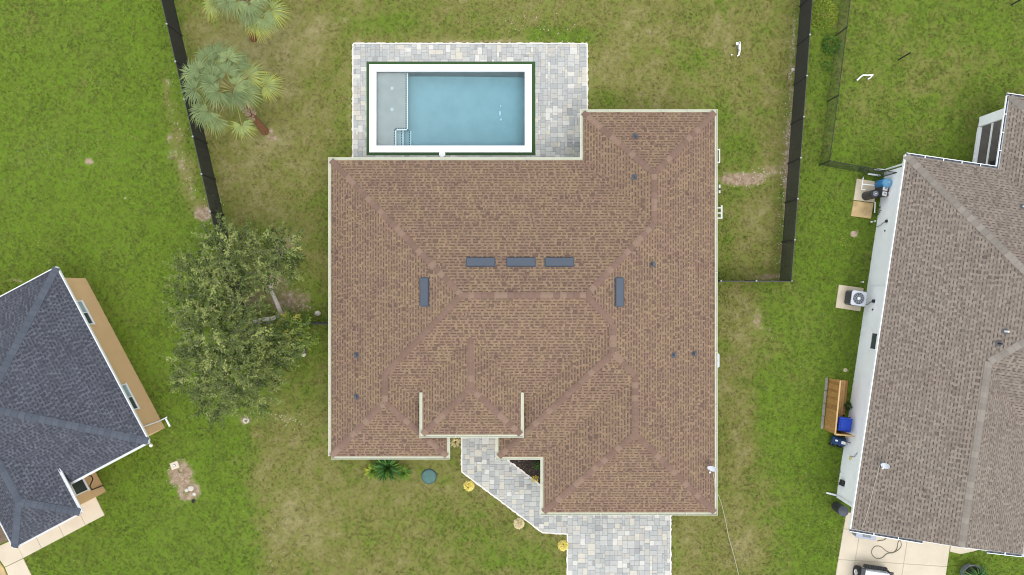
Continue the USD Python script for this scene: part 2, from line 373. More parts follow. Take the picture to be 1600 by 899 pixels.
DIRT = [
    (268, 175, 7, 34, .42), (284, 258, 10, 40, .5), (300, 300, 12, 26, .5), (1232, 250, 7, 120, .6), (290, 60, 5, 40, .45), (312, 150, 5, 60, .35),
    # px, py, rx, ry, strength
    (283, 742, 20, 22, .9), (295, 768, 18, 16, .95), (385, 657, 10, 8, .8), (452, 655, 22, 10, .45), (318, 335, 16, 14, .8), (330, 310, 10, 40, .4),
    (262, 128, 9, 10, .55), (265, 215, 9, 10, .6), (268, 240, 14, 20, .5), (135, 250, 9, 9, .75), (195, 310, 4, 4, .6), (128, 160, 9, 8, .35), (25, 440, 22, 7, .5),
    (1160, 280, 42, 12, .85), (1205, 268, 24, 14, .55), (1236, 165, 6, 130, .55), (1240, 60, 6, 60, .55), (1228, 290, 8, 80, .6), (1200, 432, 30, 6, .7), (1185, 500, 10, 28, .55), (1197, 515, 14, 8, .5),
    (1175, 545, 9, 14, .4), (1190, 330, 18, 16, .45), (425, 215, 14, 12, .65), (420, 205, 10, 10, .6), (1300, 30, 12, 24, .45), (1285, 50, 10, 20, .35),
    (1450, 265, 30, 6, .2), (455, 380, 22, 26, .5), (420, 440, 40, 30, .62), (450, 470, 50, 30, .6), (395, 470, 25, 26, .6), (690, 725, 14, 20, .45), (700, 760, 16, 18, .4), (575, 775, 20, 10, .3),
    (560, 66, 8, 10, .5), (545, 170, 6, 90, .45), (760, 64, 130, 4, .55), (923, 110, 4, 60, .5), (540, 30, 26, 12, .45), (400, 50, 30, 30, .35), (330, 60, 20, 30, .3), (470, 80, 30, 40, .3),
    (1043, 850, 0, 0, 0), (1054, 860, 4, 40, .5), (820, 800, 60, 5, .0), (500, 840, 60, 30, .25), (430, 790, 30, 60, .25), (1184, 870, 4, 40, .4), (1190, 780, 8, 30, .25),
    (1335, 365, 8, 8, .7), (1322, 578, 5, 5, .6), (440, 640, 16, 8, .35), (550, 620, 0, 0, 0), (880, 20, 40, 14, .25), (810, 30, 16, 12, .35), (990, 35, 20, 10, .3), (1010, 85, 26, 14, .3), (960, 120, 20, 12, .3),
    (1385, 70, 20, 14, .2), (1500, 85, 30, 20, .25), (1560, 110, 20, 10, .3), (1330, 300, 16, 8, .2),
]
DRY = [
    (266, 140, 7, 40, .42), (280, 215, 12, 40, .45), (296, 280, 16, 36, .48), (318, 325, 16, 20, .4), (1150, 470, 30, 30, .1), (1138, 700, 20, 80, .05),
    # patches that lift (or lower) the dryness
    (440, 230, 60, 60, .12), (400, 80, 70, 60, .18), (470, 60, 60, 60, .14), (360, 250, 40, 60, .08), (500, 330, 20, 60, -.1), (455, 560, 60, 80, -.18), (480, 620, 40, 60, -.05),
    (1000, 110, 80, 50, .08), (1100, 60, 60, 40, .06), (950, 150, 30, 16, -.22), (1080, 100, 40, 24, -.12), (1185, 370, 30, 50, .14), (1150, 230, 24, 30, -.18), (1135, 190, 16, 40, -.25), (1135, 330, 10, 60, -.15),
    (1145, 600, 30, 90, .06), (1165, 700, 20, 80, .1), (1195, 620, 14, 50, -.15), (1160, 850, 40, 60, .08), (1075, 850, 20, 50, .05), (1110, 840, 30, 40, -.03), (600, 840, 70, 50, .0), (470, 800, 60, 70, .14),
    (540, 770, 60, 30, .08), (620, 880, 60, 20, .05), (700, 820, 70, 40, -.02), (770, 860, 60, 30, -.12), (820, 880, 50, 20, -.15), (840, 50, 40, 14, -.25), (900, 60, 40, 10, -.3), (600, 30, 60, 20, -.12),
    (480, 650, 30, 60, .05), (440, 700, 40, 50, .08), (640, 690, 0, 0, 0), (30, 30, 60, 40, .18), (120, 60, 60, 50, .1), (80, 330, 80, 50, -.05), (180, 200, 60, 80, -.08), (230, 60, 30, 60, -.12), (150, 350, 60, 40, -.06), (100, 190, 30, 40, .05),
    (240, 380, 40, 60, -.08), (250, 820, 60, 40, -.02), (200, 760, 30, 40, -.1), (120, 860, 60, 30, .04), (340, 860, 50, 40, .02), (1400, 90, 60, 50, .0), (1470, 110, 60, 40, .12), (1540, 40, 60, 30, -.1), (1340, 40, 20, 40, .05),
    (1560, 60, 30, 40, -.1), (1480, 200, 60, 40, .0), (1380, 220, 40, 30, -.04), (1300, 700, 30, 60, -.2), (1290, 420, 40, 60, -.15), (1250, 700, 40, 80, -.1), (1280, 860, 30, 40, -.05), (1200, 840, 50, 50, .12), (1245, 560, 30, 60, .05), (1300, 560, 30, 40, .03),
]


def fields(px, py):
    """(dryness, bare earth, lushness) at ground pixels."""
    px, py = np.asarray(px, float), np.asarray(py, float)
    w1, w2 = nz(px, py, 45, 3) - .5, nz(px, py, 16, 9) - .5
    wx, wy = px + 34 * (nz(px, py, 50, 21) - .5), py + 34 * (nz(px, py, 50, 22) - .5)
    fence_x = np.where(py < 370, 284 + (py - 56) * 0.22, np.where(py < 640, 352 + (py - 370) * 0.19, 403))
    west = soft(fence_x - wx, np.where(py > 600, 11.0, 5.0))
    north_lot = soft(1258 - (wx + (py - 20) * 0.05), 4) * (1 - west)
    east_line = np.where(py < 440, 1250 - (py - 20) * 0.075, 1188 + 0.0 * py)
    lot = soft(east_line - wx, np.where(py < 440, 3.0, 12.0)) * (1 - west)
    dry = 0.13 * west + 0.555 * lot + 0.25 * (1 - west) * (1 - lot)
    side = lot * soft(wx - 1110, 5) * soft(wy - 440, 8)
    dry = dry + 0.02 * side + 0.05 * (1 - west) * (1 - lot) * soft(240 - py, 10) * soft(px - 1300, 6) * 2
    dry = dry - 0.07 * (1 - west) * (1 - lot) * soft(px - 1240, 10) * soft(py - 260, 20)
    for x, y, rx, ry, s in DRY:
        if rx:
            dry = dry + 1.15 * s * np.exp(-((wx - x) / rx) ** 2 - ((wy - y) / ry) ** 2)
    dry = dry + 0.48 * w1 + 0.46 * w2 + 0.40 * (nz(px, py, 7, 27) - .5)
    dirt = np.zeros_like(px)
    for x, y, rx, ry, s in DIRT:
        if rx:
            q = ((px + 10 * w2 + 8 * w1 - x) / rx) ** 2 + ((py + 10 * w1 - y) / ry) ** 2
            dirt = np.maximum(dirt, s * np.exp(-0.7 * q))
    dirt = np.clip(dirt + 0.25 * dirt * w2, 0, 1)
    lush = np.clip(1 - dry * 2.4, 0, 1) * (0.6 + 0.8 * (w1 + .5))
    return np.clip(dry, 0, 1), dirt, lush


# ------------------------------------------------------------------ keep-out outlines on the ground (metres)
def gp(pts, z=0.0):
    return Polygon([tuple(P(x, y, z)[:2]) for x, y in pts])


POOL_IN = gp([(588, 112), (820, 112), (820, 228), (588, 228)])
POOL_COPE = gp([(577, 101), (831, 101), (831, 238.5), (577, 238.5)])
POOL_TURF = gp([(573, 97), (836, 97), (836, 243), (573, 243)])
DECK = gp([(552, 69), (917, 69), (917, 272), (552, 272)])
DRIVE = gp([(887, 806), (887, 835), (887, 930), (1047, 930), (1047, 780), (887, 780)])
WALK = gp([(722, 640), (722, 737), (848, 832), (887, 834), (887, 780), (850, 780), (850, 763), (792, 719), (782, 719), (782, 640)])
BED = gp([(792, 719), (862, 700), (862, 772), (850, 763)])

# ------------------------------------------------------------------ ground sheet
def lines(lo, hi, step, extra, far):
    a = list(np.arange(lo, hi + 1e-6, step)) + list(extra)
    a = [q for q in a if not any(abs(q - e) < 0.05 and q != e for e in extra)]
    return np.unique(np.round(np.concatenate([[-f for f in far], a, far]), 5))


px0, py1, px1, py0 = POOL_COPE.buffer(-0.1).bounds
gx = lines(-36, 36, 0.2, (px0, px1), (42, 55, 80, 130, 220, 400, 700))
gy = lines(-21, 21, 0.2, (py0, py1), (26, 36, 60, 110, 220, 400, 700))
XX, YY = np.meshgrid(gx, gy)
qx, qy = XX / S0 + 800, 449.5 - YY / S0
d_, b_, l_ = fields(qx, qy)
ZZ = 0.03 * (meshkit.fbm(np.stack([XX / 1.3, YY / 1.3, XX * 0], -1), 3, 5) - 0.6)
hard = unary_union([DECK, DRIVE, WALK]).buffer(0.15)
ins = shapely.contains_xy(hard, XX, YY)
ZZ = np.where(ins, -0.02, np.minimum(ZZ, 0.0))
nx_, ny_ = len(gx), len(gy)
idx = np.arange(nx_ * ny_).reshape(ny_, nx_)
quads = np.stack([idx[:-1, :-1], idx[:-1, 1:], idx[1:, 1:], idx[1:, :-1]], -1).reshape(-1, 4)
cx, cy = (XX[:-1, :-1] + XX[1:, 1:]).ravel() / 2, (YY[:-1, :-1] + YY[1:, 1:]).ravel() / 2
quads = quads[~((cx > px0) & (cx < px1) & (cy > py1) & (cy < py0))] if py1 < py0 else quads[~((cx > px0) & (cx < px1) & (cy > py0) & (cy < py1))]
gm = usdkit.mesh(stage, numbered('/World', 'ground'), (np.column_stack([XX.ravel(), YY.ravel(), ZZ.ravel()]), quads), L['ground'], smooth=True)
for nm, arr in (('dry', d_), ('dirt', b_)):
    UsdGeom.PrimvarsAPI(gm).CreatePrimvar(nm, Sdf.ValueTypeNames.FloatArray, 'vertex').Set(Vt.FloatArray.FromNumpy(arr.ravel().astype(np.float32)))
data(gm.GetPrim(), kind='structure')

# ------------------------------------------------------------------ pavers


def pave(parent, poly, unit, budget, seed, z=0.045, rot=0.0, hidden=None):
    """Mixed-size pavers laid over the outline: the largest ones as parts, the rest joined."""
    rr = random.Random(seed)
    x0, y0, x1, y1 = poly.bounds
    nx, ny = int((x1 - x0) / unit) + 2, int((y1 - y0) / unit) + 2
    taken = np.zeros((nx, ny), bool)
    sizes = [(2, 2)] * 6 + [(3, 2)] * 4 + [(2, 3)] * 4 + [(1, 2)] * 2 + [(2, 1)] * 2 + [(3, 3)] * 1
    out = []
    sp = shapely.prepared.prep(poly)
    for j in range(ny):
        for i in range(nx):
            if taken[i, j]:
                continue
            opts = sizes[:]
            rr.shuffle(opts)
            for w, h in opts + [(1, 1)]:
                if i + w <= nx and j + h <= ny and not taken[i:i + w, j:j + h].any():
                    if w < 3 and i + w < nx and not taken[i + w, j] and i + w + 1 < nx and taken[i + w + 1, j] and rr.random() < 0.6:
                        continue
                    break
            taken[i:i + w, j:j + h] = True
            g = 0.005
            b = sbox(x0 + i * unit + g, y0 + j * unit + g, x0 + (i + w) * unit - g, y0 + (j + h) * unit - g)
            if sp.contains(b):
                out.append(b)
            elif sp.intersects(b):
                q = b.intersection(poly)
                for k in getattr(q, 'geoms', [q]):
                    if k.geom_type == 'Polygon' and k.area > 0.004:
                        out.append(k)
    if hidden is not None:
        hp = shapely.prepared.prep(hidden)
        vis = [q for q in out if not hp.contains(q)]
        hid = [q for q in out if hp.contains(q)]
    else:
        vis, hid = out, []
    vis.sort(key=lambda q: -q.area)
    rest = [G() for _ in PAVER]
    wts = [5, 5, 3, 2.2, 2.0, 3, 2.2, 0.8]
    for n, q in enumerate(vis + hid):
        k = rr.choices(range(len(PAVER)), wts)[0]
        top = z + rr.uniform(-0.003, 0.003)
        if n < min(budget, len(vis)):
            e = q.buffer(-0.006, join_style=2)
            g = G().prism(q, z - 0.05, top - 0.006)
            if not e.is_empty and e.geom_type == 'Polygon':
                g.prism(e, top - 0.006, top)
            g.put('paver', PAVER[k], parent)
        else:
            rest[k].prism(q, z - 0.05, top)
    for k, g in enumerate(rest):
        if g.v:
            g.put('paver_field', PAVER[k], parent, kind='stuff')


def edge_strip(parent, line_pts, w=0.07, z=0.05):
    """The mortar haunch along the outer edge of the paving, a little ragged."""
    ln = LineString(line_pts)
    n = max(int(ln.length / 0.12), 2)
    g = G()
    ps = np.array([ln.interpolate(i / n, normalized=True).coords[0] for i in range(n + 1)])
    t = np.gradient(ps, axis=0)
    t /= np.linalg.norm(t, axis=1, keepdims=True)
    nm = np.column_stack([t[:, 1], -t[:, 0]])
    wo = w * NP.uniform(0.55, 1.35, n + 1)
    a, b = ps - nm * 0.02, ps + nm * wo[:, None]
    zt = z + NP.uniform(-0.006, 0.004, n + 1)
    v = np.vstack([np.column_stack([a, zt]), np.column_stack([b, zt - 0.012]), np.column_stack([b + nm * 0.02, zt * 0 - 0.03])])
    m = n + 1
    f = [(i, i + m, i + m + 1, i + 1) for i in range(n)] + [(i + m, i + 2 * m, i + 2 * m + 1, i + m + 1) for i in range(n)]
    g.add(v, f).put('edge_strip', L['paver_edge'], parent)


HOUSE_SHADE = gp([(520, 254), (914, 254), (914, 180), (1115, 180), (1112, 797), (852, 797), (852, 712), (782, 712), (782, 676), (655, 676), (655, 718), (520, 718)], 3.0)
deck = thing('pool_deck', kind='structure')
pave(deck, DECK.difference(POOL_TURF.buffer(0.01)), 0.152, 300, 5, hidden=HOUSE_SHADE)
G().prism(DECK.difference(POOL_TURF), -0.06, 0.015).put('paver_bed', L['paver_bed'], deck)
edge_strip(deck, [P(552, 272)[:2], P(552, 69)[:2], P(917, 69)[:2], P(917, 272)[:2]][::-1])
drive = thing('driveway', kind='structure')
pave(drive, DRIVE, 0.155, 300, 8, hidden=HOUSE_SHADE)
G().prism(DRIVE, -0.06, 0.015).put('paver_bed', L['paver_bed'], drive)
edge_strip(drive, [P(1047, 930)[:2], P(1047, 800)[:2]])
edge_strip(drive, [P(887, 834)[:2], P(887, 930)[:2]])
walk = thing('front_walk', kind='structure')
pave(walk, WALK, 0.155, 300, 3, hidden=HOUSE_SHADE)
G().prism(WALK, -0.06, 0.015).put('paver_bed', L['paver_bed'], walk)
edge_strip(walk, [P(722, 650)[:2], P(722, 737)[:2], P(848, 832)[:2], P(887, 834)[:2]])
edge_strip(walk, [P(850, 763)[:2], P(792, 719)[:2]])

# ------------------------------------------------------------------ pool
pool = thing('swimming_pool', 'rectangular in-ground pool of turquoise water with white coping and a pale sun shelf', 'pool')
G().prism(POOL_COPE.difference(POOL_IN), -0.12, 0.06).put('coping', L['coping_white'], pool)
ix0, iy0, ix1, iy1 = POOL_IN.bounds
shell = G().prism(POOL_IN.buffer(0.12, join_style=2).difference(POOL_IN.buffer(0.012, join_style=2)), -2.0, -0.12)
nfx = 24
fx = np.linspace(ix0 - 0.05, ix1 + 0.05, nfx)
fz = np.interp(fx, [ix0, ix0 + 3, ix1 - 2.5, ix1], [-1.0, -1.02, -1.12, -1.25])
fv = np.vstack([np.column_stack([fx, np.full(nfx, iy0 - 0.05), fz]), np.column_stack([fx, np.full(nfx, iy1 + 0.05), fz])])
shell.add(fv, [(i, i + 1, i + 1 + nfx, i + nfx) for i in range(nfx - 1)])
shell.put('pool_shell', L['pool_plaster'], pool)


def pz(x, y, z):
    return P(x, y, z)


sx1, sx2 = P(634.5, 0)[0], P(616, 0)[0]
sy_step = P(0, 200)[1]
SHELF = Polygon([(ix0 - .01, iy0 - .01), (sx2, iy0 - .01), (sx2, sy_step), (sx1, sy_step), (sx1, iy1 + .01), (ix0 - .01, iy1 + .01)])
G().prism(SHELF, -1.9, -0.34).put('sun_shelf', L['pool_shelf'], pool)
s1 = P(626.5, 0)[0]
s2 = P(637.5, 0)[0]
G().prism(sbox(sx2 + .003, iy0 - .01, s1, sy_step - .003), -1.9, -0.60).put('step', L['pool_plaster'], pool)
G().prism(sbox(s1 + .003, iy0 - .01, s2, sy_step - .003), -1.9, -0.90).put('step', L['pool_plaster'], pool)
edge, tiles = G(), G()


def nosing(a, b, z, off):
    a, b, off = np.array(a), np.array(b), np.array(off)
    d = b - a
    ln = np.linalg.norm(d)
    d = d / ln
    q = Polygon([tuple(a + off * 0.0), tuple(b + off * 0.0), tuple(b + off * 0.075), tuple(a + off * 0.075)])
    edge.prism(q, z - 0.03, z + 0.012)
    n = int(ln / 0.145)
    for i in range(n):
        c = a + d * (i + .5) * ln / n
        h = 0.048
        tiles.prism(Polygon([tuple(c - d * h - off * .075), tuple(c + d * h - off * .075), tuple(c + d * h - off * .028), tuple(c - d * h - off * .028)]), z, z + 0.014)


nosing((sx1, iy1), (sx1, sy_step), -0.34, (1, 0))
nosing((sx2, sy_step), (sx1, sy_step), -0.34, (0, -1))
nosing((sx2, sy_step), (sx2, iy0), -0.34, (1, 0))
nosing((s1, sy_step), (s1, iy0), -0.60, (1, 0))
nosing((s2, sy_step), (s2, iy0), -0.90, (1, 0))
edge.put('step_edge', L['pool_edge'], pool)
tiles.put('edge_tile', L['pool_tile'], pool, kind='stuff')
for by in (138, 171):
    c = P(612.5, by, -0.3)
    G().lathe([(0, 0.03), (0.09, 0.028), (0.12, 0.012), (0.125, -0.06)], c=(c[0], c[1], -0.32), n=20).put('bubbler', L['bubbler_grey'], pool)
for k, (dx, dy, a, w, h) in enumerate([(782, 166, .05, .10, .14), (781, 177, -.05, .13, .30), (782.5, 187, .2, .16, .14)]):
    c = P(dx, dy, -1.5) if False else np.array([(dx - 800) * S0 * 1.026, (449.5 - dy) * S0 * 1.026, -1.5])
    G().box((c[0], c[1], -1.14), (w, h, 0.12), rz=a, bev=0.02).put('drain_cover', L['coping_white'], pool)
wv = G().prism(POOL_IN.buffer(0.008, join_style=2), -1.98, -0.045)
wv.put('water', L['water'], pool)
turf_ring = POOL_TURF.difference(POOL_COPE.buffer(0.004))
G().prism(turf_ring, -0.03, 0.05).put('turf_strip', L['turf'], None, label='dark green artificial turf strip framing the white pool coping', cat='turf')
c = P(691, 241)
lid = thing('skimmer_lid', 'small round white lid in the turf strip between pool and gutter', 'lid', (c[0], c[1], 0.05))
G().lathe([(0, .05), (.12, .045), (.19, .03), (.2, .0), (.2, -.04)], n=28).put('cover', L['coping_white'], lid)
G().box((0, 0, .055), (.1, .025, .02), bev=.006).put('handle', L['pvc'], lid)

# ------------------------------------------------------------------ roofs


def clip(poly, a, b, c):
    """Convex clip: keep a*x + b*y + c >= 0."""
    out = []
    n = len(poly)
    for i in range(n):
        p, q = poly[i], poly[(i + 1) % n]
        fp, fq = a * p[0] + b * p[1] + c, a * q[0] + b * q[1] + c
        if fp >= 0:
            out.append(p)
        if (fp >= 0) != (fq >= 0):
            t = fp / (fp - fq)
            out.append((p[0] + t * (q[0] - p[0]), p[1] + t * (q[1] - p[1])))
    return out


def roof_planes(comps, limit=None):
    """comps: (x0, x1, y0, y1, sides, eave z, slope); sides of 'wens'. Returns [(plane (a, b, c): z = a x + b y + c, polygon)]."""
    P_ = []
    for x0, x1, y0, y1, sides, ze, s in comps:
        pl = []
        if 'w' in sides: pl.append((s, 0.0, ze - s * x0))
        if 'e' in sides: pl.append((-s, 0.0, ze + s * x1))
        if 's' in sides: pl.append((0.0, s, ze - s * y0))
        if 'n' in sides: pl.append((0.0, -s, ze + s * y1))
        P_.append(((x0, x1, y0, y1), pl))
    regions = {}
    for i, (r, pl) in enumerate(P_):
        base = [(r[0], r[2]), (r[1], r[2]), (r[1], r[3]), (r[0], r[3])]
        for f in pl:
            cell = base
            for g in pl:
                if g is not f and cell:
                    cell = clip(cell, g[0] - f[0], g[1] - f[1], g[2] - f[2])
            if len(cell) < 3:
                continue
            reg = shapely.set_precision(Polygon(cell).buffer(0), 1e-4)
            for j, (r2, pl2) in enumerate(P_):
                if j == i:
                    continue
                q = [(r2[0], r2[2]), (r2[1], r2[2]), (r2[1], r2[3]), (r2[0], r2[3])]
                for g in pl2:
                    if len(q) > 2:
                        q = clip(q, g[0] - f[0], g[1] - f[1], g[2] - f[2] - 1e-4)
                if len(q) > 2:
                    reg = shapely.difference(reg, shapely.set_precision(Polygon(q).buffer(0), 1e-4), grid_size=1e-4)
            if limit is not None:
                reg = reg.intersection(limit)
            if reg.area > 0.02:
                key = tuple(np.round(f, 3))
                regions.setdefault(key, (f, []))[1].append(reg)
    out = []
    for f, rs in regions.values():
        u = unary_union([q.buffer(1e-4, join_style=2) for q in rs]).buffer(-0.004, join_style=2).buffer(0.004, join_style=2).simplify(5e-4)
        for g in getattr(u, 'geoms', [u]):
            if g.geom_type == 'Polygon' and g.area > 0.05:
                out.append((f, g))
    return out


def shingles(planes, mat_, parent, seed, expo=0.172, dash=(0.07, 0.32), gap=(0.04, 0.17), dark=(0.0, 0.32), light=(0.5, 0.95), dashpart=0.5, light2=None):
    rr = np.random.default_rng(seed)
    for (a, b, c), poly in planes:
        s = math.hypot(a, b)
        up = np.array([a, b]) / s                     # upslope, in plan
        al = np.array([up[1], -up[0]])
        e = expo / math.sqrt(1 + s * s)
        xy = np.array(poly.exterior.coords)
        A, B = xy @ al, xy @ up
        a0, a1, b0, b1 = A.min(), A.max(), B.min(), B.max()
        rows = int((b1 - b0) / e) + 1
        pieces = []
        for r in range(rows):
            lo, hi = b0 + r * e, b0 + (r + 1) * e
            x = a0 - rr.uniform(0, 1.0)
            while x < a1:
                pieces.append((x, x + 1.0, lo, hi, 0.006, 0.000, rr.uniform(*dark)))
                x += 1.0
            x = a0 - rr.uniform(0, 0.3)
            while x < a1:
                d = rr.uniform(*dash)
                g = rr.uniform(*gap)
                t1, t2 = rr.uniform(*light), rr.uniform(*(light2 or light))
                if rr.random() < .06:
                    t1 = rr.uniform(*dark) + .15
                pieces.append((x, x + d, lo, lo + e * (1 - dashpart), 0.012, 0.0085, t1))
                pieces.append((x + d, x + d + g, lo, hi, 0.012, 0.004, t2))
                x += d + g
        q = np.array(pieces)
        boxes = [q[:, [0, 2]], q[:, [1, 2]], q[:, [1, 3]], q[:, [0, 3]]]
        cor = np.stack(boxes, 1)                      # n,4,2 in (a, b)
        plan = cor[..., :1] * al + cor[..., 1:] * up
        polys = shapely.polygons(plan)
        shapely.prepare(poly)
        inside = shapely.contains(poly, polys)
        touch = shapely.intersects(poly, polys) & ~inside
        g = G()

        def lift(p, h):
            return np.concatenate([p, (a * p[..., 0] + b * p[..., 1] + c + h)[..., None]], -1)
        hq = np.stack([q[:, 4], q[:, 4], q[:, 5], q[:, 5]], 1)
        k = np.where(inside)[0]
        if len(k):
            top = lift(plan[k], hq[k])
            low = lift(plan[k][:, :2], hq[k][:, :2] * 0 - 0.004)
            v = np.concatenate([top, low], 1).reshape(-1, 3)
            n = len(k)
            base = (np.arange(n) * 6)[:, None]
            f = np.vstack([base + np.array([0, 1, 2, 3]), base + np.array([4, 5, 1, 0])])
            # sides of the raised tabs
            g.add(v, f, np.repeat(q[k, 6], 6))
        for i in np.where(touch)[0]:
            w = shapely.intersection(polys[i], poly, grid_size=1e-6)
            for h in getattr(w, 'geoms', [w]):
                if h.geom_type != 'Polygon' or h.area < 2e-5:
                    continue
                tv, tf = trimesh.creation.triangulate_polygon(h, engine='earcut')
                tv, tf = np.asarray(tv), np.asarray(tf)
                e1, e2 = tv[tf[:, 1]] - tv[tf[:, 0]], tv[tf[:, 2]] - tv[tf[:, 0]]
                fl = (e1[:, 0] * e2[:, 1] - e1[:, 1] * e2[:, 0]) < 0
                tf[fl] = tf[fl][:, ::-1]
                t = ((tv @ up) - q[i, 2]) / max(q[i, 3] - q[i, 2], 1e-6)
                g.add(lift(tv, q[i, 4] + (q[i, 5] - q[i, 4]) * t), tf, np.full(len(tv), q[i, 6]))
        g.put('shingle_field', mat_, parent, kind='stuff')


def roof_deck(planes, m, parent, thick=0.16):
    g = G()
    for (a, b, c), poly in planes:
        tv, tf = trimesh.creation.triangulate_polygon(poly, engine='earcut')
        tv, tf = np.asarray(tv), np.asarray(tf)
        e1, e2 = tv[tf[:, 1]] - tv[tf[:, 0]], tv[tf[:, 2]] - tv[tf[:, 0]]
        fl = (e1[:, 0] * e2[:, 1] - e1[:, 1] * e2[:, 0]) < 0
        tf[fl] = tf[fl][:, ::-1]
        z = tv @ np.array([a, b]) + c
        g.add(np.column_stack([tv, z - 0.008]), tf)
        g.add(np.column_stack([tv, z - thick]), tf[:, ::-1])
    return g.put('roof', m, parent)


def ridge_lines(planes):
    """Convex seams between planes, as 3-D segments from low to high with the two planes."""
    out = []
    for i in range(len(planes)):
        for j in range(i + 1, len(planes)):
            f, A = planes[i]
            g, B = planes[j]
            da, db, dc = f[0] - g[0], f[1] - g[1], f[2] - g[2]
            n = math.hypot(da, db)
            if n < 1e-6 or A.distance(B) > 0.01:
                continue
            p0 = np.array([-da, -db]) * dc / n ** 2
            d = np.array([-db, da]) / n
            ln = LineString([p0 - d * 200, p0 + d * 200])
            s = ln.intersection(A.buffer(0.004)).intersection(B.buffer(0.004))
            for h in getattr(s, 'geoms', [s]):
                if h.geom_type != 'LineString' or h.length < 0.25:
                    continue
                m = np.array(h.interpolate(0.5, normalized=True).coords[0])
                nrm = np.array([da, db]) / n * 0.05
                q = m + nrm
                # here f > g: convex where g is the one on top
                if not B.buffer(0.01).contains(Point(*q)):
                    continue
                e0, e1 = (np.array(k) for k in (h.coords[0], h.coords[-1]))
                z0, z1 = (f[0] * e[0] + f[1] * e[1] + f[2] for e in (e0, e1))
                if z0 > z1:
                    e0, e1 = e1, e0
                out.append((e0, e1, f, g, nrm / 0.05))
    return out


def ridge_caps(segs, mats, parent, seed, pitch=0.36, half=0.17, limit=None):
    rr = random.Random(seed)
    for e0, e1, f, g, nrm in segs:
        ln = np.linalg.norm(e1 - e0)
        d = (e1 - e0) / ln
        n = max(int(round(ln / pitch)), 1)
        st = ln / n
        for k in range(n):
            s0, s1 = k * st - (0.0 if k else -0.02), (k + 1) * st + 0.02
            hw = half * rr.uniform(0.96, 1.04)
            hf, hb = 0.042 + rr.uniform(0, .006), 0.022
            v = []
            for s, h in ((s0, hf), (s1, hb)):
                p = e0 + d * s
                L_, R_ = p - nrm * hw, p + nrm * hw
                zf = f[0] * L_[0] + f[1] * L_[1] + f[2]
                zg = g[0] * R_[0] + g[1] * R_[1] + g[2]
                zm = f[0] * p[0] + f[1] * p[1] + f[2]
                q1, q2 = p - nrm * 0.04, p + nrm * 0.04
                z1 = f[0] * q1[0] + f[1] * q1[1] + f[2]
                z2 = g[0] * q2[0] + g[1] * q2[1] + g[2]
                v += [(*L_, zf + h), (*q1, min(z1, zm) + h), (*q2, min(z2, zm) + h), (*R_, zg + h)]
            v = np.array(v)
            low = v.copy()
            low[:, 2] -= 0.03
            V = np.vstack([v, low])
            F = []
            for i in range(3):
                F += [(i, i + 1, i + 5, i + 4), (8 + i, 8 + i + 4, 8 + i + 5, 8 + i + 1), (i, i + 8, i + 9, i + 1)]
            F += [(0, 4, 12, 8), (3, 11, 15, 7)]
            G().add(V, F).put('ridge_cap', rr.choice(mats), parent)


def gutter_run(path, mats, parent, w=0.17, h=0.11, seg=1.55, back=0.0, lipw=0.022, hw=0.03, debris=None):
    """Open U-channel along a 3-D path, outside on the right-hand side; one mesh per length between joints, with its straps as sub-parts."""
    pts = [np.array(p, float) for p in path]
    n = len(pts)
    dirs = [(pts[i + 1] - pts[i])[:2] / np.linalg.norm((pts[i + 1] - pts[i])[:2]) for i in range(n - 1)]
    nr = [np.array([d[1], -d[0]]) for d in dirs]
    mit = []
    for i in range(n):
        if i == 0: mit.append(nr[0])
        elif i == n - 1: mit.append(nr[-1])
        else:
            b = nr[i - 1] + nr[i]
            mit.append(b / (b @ nr[i]))
    lip = lipw
    prof = np.array([(back, 0.0), (back, -h), (w, -h), (w, 0.0), (w - lip, 0.0), (w - lip, -0.02), (w - 0.012, -0.02), (w - 0.012, -h + 0.012), (back + 0.012, -h + 0.012), (back + 0.012, 0.0)])
    np_ = len(prof)
    for i in range(n - 1):
        L2 = np.linalg.norm((pts[i + 1] - pts[i])[:2])
        k = max(int(round(L2 / seg)), 1)
        for j in range(k):
            v = []
            for t in (j / k, (j + 1) / k):
                p = pts[i] + (pts[i + 1] - pts[i]) * t
                m = nr[i] if 0 < t < 1 else (mit[i] if t == 0 else mit[i + 1])
                if 0 < t < 1:
                    p = p + (np.append(dirs[i], 0) * (0.002 if t == j / k else -0.002))
                for o, z in prof:
                    v.append((p[0] + m[0] * o, p[1] + m[1] * o, p[2] + z))
            F = [(q, (q + 1) % np_, (q + 1) % np_ + np_, q + np_) for q in range(np_)]
            gg = G().add(v, F).put('gutter', mats[0], parent)
            if debris is not None:
                q = np.array(v).reshape(2, np_, 3)
                a0, a1 = q[:, 8], q[:, 7]
                lift_ = np.array([0, 0, .02])
                G().add([a0[0] + lift_, a1[0] + lift_, a1[1] + lift_, a0[1] + lift_], [(0, 1, 2, 3)]).put('gutter_debris', debris, gg)
            if 0 < j:
                p = pts[i] + (pts[i + 1] - pts[i]) * (j / k)
                c = p + np.append(nr[i] * (w + back) / 2, 0.004)
                G().box(c, (hw, w - back + 0.004, 0.012), rz=math.atan2(dirs[i][1], dirs[i][0])).put('gutter_strap', mats[1], gg)


